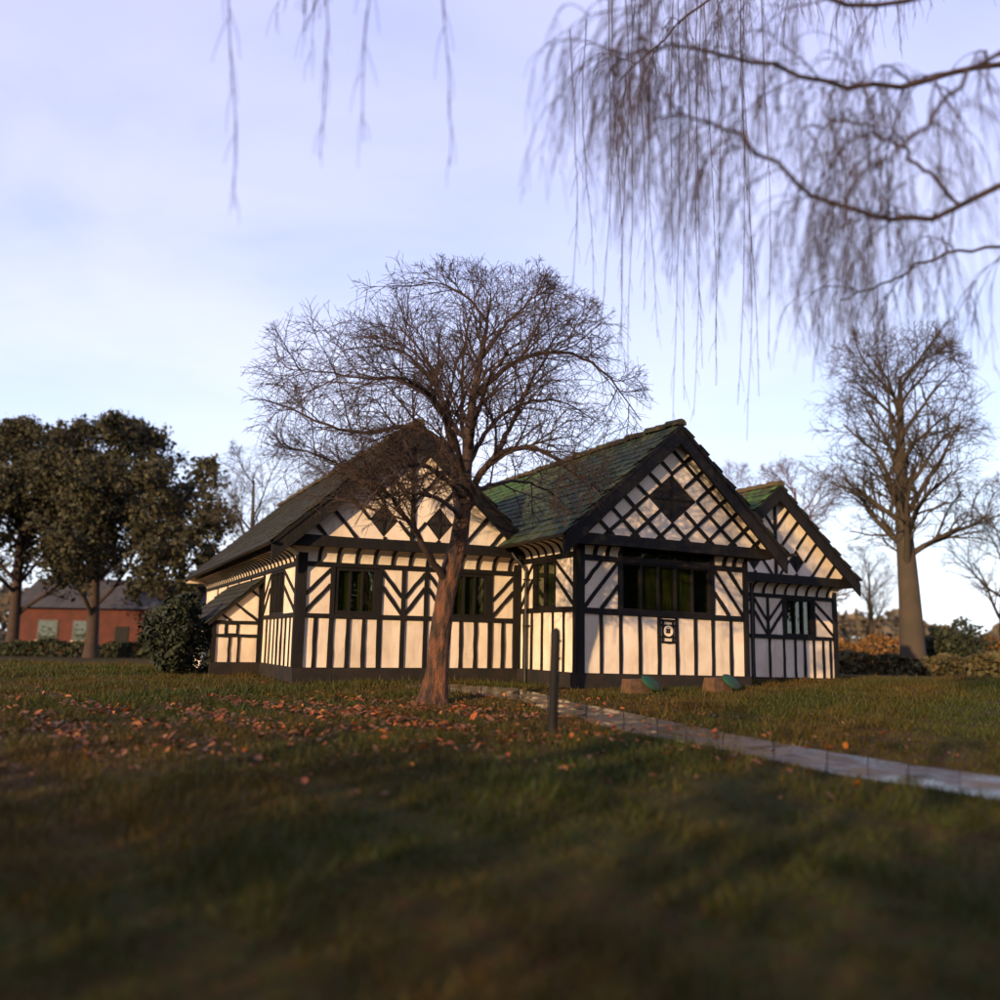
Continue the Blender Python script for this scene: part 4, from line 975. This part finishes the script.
# ------------------------------------------------------------------ small things
def bollard():
    b = on_ground(552, 738.5); z = ground(b[0], b[1]); root = empty('wooden_post', (b[0], b[1], z)); tag(root, 'slim dark wooden post standing alone beside the wet path', 'post')
    top = at(556, 628, b[1]); Hh = top[2] - z; lean = np.array([top[0] - b[0], 0]); n = 12; V = []; Fq = []
    prof = [(-.25, .060), (0, .060), (.25, .056), (.5, .054), (.75, .054), (.93, .052), (.965, .049), (.985, .038), (1.0, .015)]
    rr = random.Random(2)
    for t, r in prof:
        for k in range(n): a = 2 * math.pi * k / n; q = r * (1 + rr.uniform(-.04, .04)); V.append((lean[0] * max(t, 0) + q * math.cos(a), q * math.sin(a), Hh * t if t > 0 else t))
    for i in range(len(prof) - 1):
        for k in range(n): Fq.append((i * n + k, i * n + (k + 1) % n, (i + 1) * n + (k + 1) % n, (i + 1) * n + k))
    Fq.append(tuple(range((len(prof) - 1) * n, len(prof) * n)))
    mk('shaft', V, Fq, M['timber'], root, smooth=True)
    for zz in (.55, .72, .88):
        mb = MB(); c = lean[0] * zz; mb.box(c + .046, c + .070, -.012, .012, Hh * zz - .012, Hh * zz + .012); mb.build('staple', M['iron'], root)
bollard()
def blocks():
    specs = [(636, 693, 'low brown stone block by the house wall, nearer the post', 'green oval cover tilted on the stone block nearer the post'),
             (717, 691.5, 'low brown stone block by the house wall, nearer the right wing', 'green oval cover tilted on the stone block nearer the right wing')]
    for i, (px, py, la, lb) in enumerate(specs):
        p = on_ground(px, py); z = ground(p[0], p[1]); rr = random.Random(30 + i)
        w, d, h = .46, .34, .27; v = []
        for zz, s in ((-.06, 1.05), (h * .5, 1.0), (h, .94)):
            for sx, sy in ((-1, -1), (1, -1), (1, 1), (-1, 1)): v.append((sx * w / 2 * s + rr.uniform(-.015, .015), sy * d / 2 * s + rr.uniform(-.015, .015), zz + rr.uniform(-.012, .012)))
        f = [(3,2,1,0), (8,9,10,11)]
        for e in (0, 4):
            for k in range(4): f.append((e + k, e + (k + 1) % 4, e + 4 + (k + 1) % 4, e + 4 + k))
        o = mk('stone_block', v, f, M['stone_block']); o.location = (p[0], p[1], z); o.rotation_euler = (0, 0, HA + .1 * i); tag(o, la, 'stone block', 'stone blocks along the house wall')
        # tilted oval cover: shallow dome with rim
        n = 20; V = []; Fq = []; prof = [(.200, -.02), (.212, 0), (.202, .018), (.14, .040), (.07, .050)]
        for r, zz in prof:
            for k in range(n): a = 2 * math.pi * k / n; V.append((r * 1.12 * math.cos(a), r * .8 * math.sin(a), zz))
        for j in range(len(prof) - 1):
            for k in range(n): Fq.append((j * n + k, j * n + (k + 1) % n, (j + 1) * n + (k + 1) % n, (j + 1) * n + k))
        Fq += [tuple(range(n))[::-1], tuple(range((len(prof) - 1) * n, len(prof) * n))]
        c = mk('cover', V, Fq, M['green'], smooth=True); 
        cc = np.array([p[0], p[1]]) + HU * .24 - HV * .17
        nn = Vector((-HV[0] * .8 + HU[0] * .2, -HV[1] * .8 + HU[1] * .2, .62)).normalized(); e1 = Vector((HU[0] * .86, HU[1] * .86, -.48)); e1 = (e1 - nn * e1.dot(nn)).normalized(); e2 = nn.cross(e1)
        c.matrix_world = Matrix(((e1[0], e2[0], nn[0], cc[0]), (e1[1], e2[1], nn[1], cc[1]), (e1[2], e2[2], nn[2], z + .20), (0, 0, 0, 1))); tag(c, lb, 'cover', 'green covers along the house wall')
blocks()

def keep_off(X, Yv, margin=.05):
    lx, ly = hlocal(X, Yv)
    inh = ((lx > -.1 - margin) & (lx < 4.5 + margin) & (ly > -.08 - margin) & (ly < 11)) | ((lx > -5.3 - margin) & (lx < 10.2) & (ly > 2.68 - margin) & (ly < 17)) | ((lx > -6.45) & (lx < -5) & (ly > 6.4) & (ly < 12))
    return inh | (in_poly(X, Yv + .07 * np.sin(X * 6.1) - .05, PATH_POLY) & in_poly(X, Yv - .06 * np.sin(X * 7.7) + .07, PATH_POLY))
def lawn_grass():
    rr = np.random.default_rng(9); n = 330000
    D = 2.6 + 27 * rr.uniform(0, 1, n) ** 1.15; X = rr.uniform(-1, 1, n) * (D * .66 + 1.6); k = ~keep_off(X, D); X = X[k]; D = D[k]; mud = np.sin(X * 1.3 + 2) * np.cos(D * 1.9 + .5) + .8 * np.sin(X * 3.7 - D * 2.3) + .5 * np.sin(X * 9.1 + D * 7.7); k = (mud < 1.15) | (rr.uniform(0, 1, n if False else len(X)) < .25); X = X[k]; D = D[k]; n = len(X)
    tuft = np.sin(X * 2.1 + 1) * np.cos(D * 1.7) + .7 * np.sin(X * 5.3 + D * 4.1) + .5 * np.sin(X * .6 - D * .5)
    h = (.052 + .034 * np.clip(tuft, -1, 1.6)) * np.clip(rr.lognormal(-.08, .42, n), .3, 2.6); w = .0032 * (1 + D / 7.0) * rr.uniform(.7, 1.3, n)
    a = rr.uniform(0, 2 * np.pi, n); dx = np.cos(a) * w; dy = np.sin(a) * w; b = rr.uniform(0, 2 * np.pi, n); ln = h * rr.uniform(.2, .9, n); z = hgt(X, D)
    V = np.empty((n, 3, 3)); V[:, 0] = np.stack([X - dx, D - dy, z - .006], 1); V[:, 1] = np.stack([X + dx, D + dy, z - .006], 1); V[:, 2] = np.stack([X + np.cos(b) * ln, D + np.sin(b) * ln, z + h], 1)
    m = np.clip(.5 + .35 * np.sin(X * .55 + .9) * np.cos(D * .42) + .25 * np.sin(X * 1.9 - D * 1.1) + rr.normal(0, .25, n), 0, 1)[:, None]
    c = np.array([.034, .046, .0035]) * (1 - m) + np.array([.080, .045, .006]) * m; c *= rr.uniform(.65, 1.35, (n, 1)); c = np.repeat(c, 3, axis=0)
    o = fast_mesh('grass', V.reshape(-1, 3), np.arange(n * 3).reshape(-1, 3), M['grass'], color=c); tag(o, 'rough winter lawn grass in front of the house', 'grass', kind='stuff')
lawn_grass()
def leaves():
    rr = np.random.default_rng(12)
    tx, ty = on_ground(433, 703)[:2]
    n1 = 2600; A = np.stack([tx - .6 + rr.normal(0, 1.8, n1), ty - 1.7 + rr.normal(0, 1.6, n1)], 1)
    n2 = 900; B = np.stack([rr.uniform(-8, 5, n2), rr.uniform(7, 17, n2)], 1); n3 = 4200; C = np.stack([-5.0 + rr.normal(0, 2.2, n3), 11 + rr.normal(0, 2.2, n3)], 1)
    n4 = 2200; E_ = np.stack([.2 + rr.normal(0, 1.5, n4), 11.6 + rr.normal(0, 1.6, n4)], 1)
    P = np.concatenate([A, B, C, E_]); f = np.sin(P[:, 0] * 2.3) * np.cos(P[:, 1] * 2.9 + 1) + .6 * np.sin(P[:, 0] * 5 + P[:, 1] * 3.7); P = P[(f + rr.normal(0, .55, len(P))) > .05]; P = P[P[:, 1] > 6.5 + rr.uniform(0, 2.5, len(P))]
    P = P[~keep_off(P[:, 0], P[:, 1], .1) | (rr.uniform(0, 1, len(P)) < .25)]; lx, ly = hlocal(P[:, 0], P[:, 1]); P = P[(ly < -.15) | ((lx < -.1) & (ly < 2.6))]
    n = len(P); s = np.clip(rr.lognormal(-3.45, .35, n), .014, .06); a = rr.uniform(0, 6.28, n); z = hgt(P[:, 0], P[:, 1]) + rr.uniform(.018, .045, n)
    # six-sided leaf folded along its midrib
    base = np.array([(-1, 0, 0), (-.35, .55, .22), (.45, .42, .2), (1.1, 0, .05), (.45, -.42, .2), (-.35, -.55, .22)])
    V = np.empty((n, 6, 3)); ca, sa = np.cos(a), np.sin(a); tx_ = rr.normal(0, .35, n); ty_ = rr.normal(0, .35, n); cup = rr.uniform(.1, 1.6, n)
    for i, (x, y, zz) in enumerate(base):
        V[:, i, 0] = P[:, 0] + s * (x * ca - y * sa); V[:, i, 1] = P[:, 1] + s * (x * sa + y * ca); V[:, i, 2] = z + s * (zz * cup + x * tx_ + y * ty_)
    Q = (np.arange(n) * 6)[:, None, None] + np.array([[0, 1, 2, 3], [0, 3, 4, 5]])[None]; 
    pal = np.array([(.30, .075, .014), (.20, .045, .012), (.34, .12, .022), (.13, .045, .014), (.20, .085, .03), (.08, .032, .012), (.10, .05, .02)]); c = pal[rr.integers(0, len(pal), n)] * rr.uniform(.7, 1.3, (n, 1))
    o = fast_mesh('fallen_leaves', V.reshape(-1, 3), Q.reshape(-1, 4), M['leaf_fallen'], color=np.repeat(c, 6, axis=0)); tag(o, 'orange and brown fallen leaves scattered on the lawn', 'leaves', kind='stuff')
leaves()
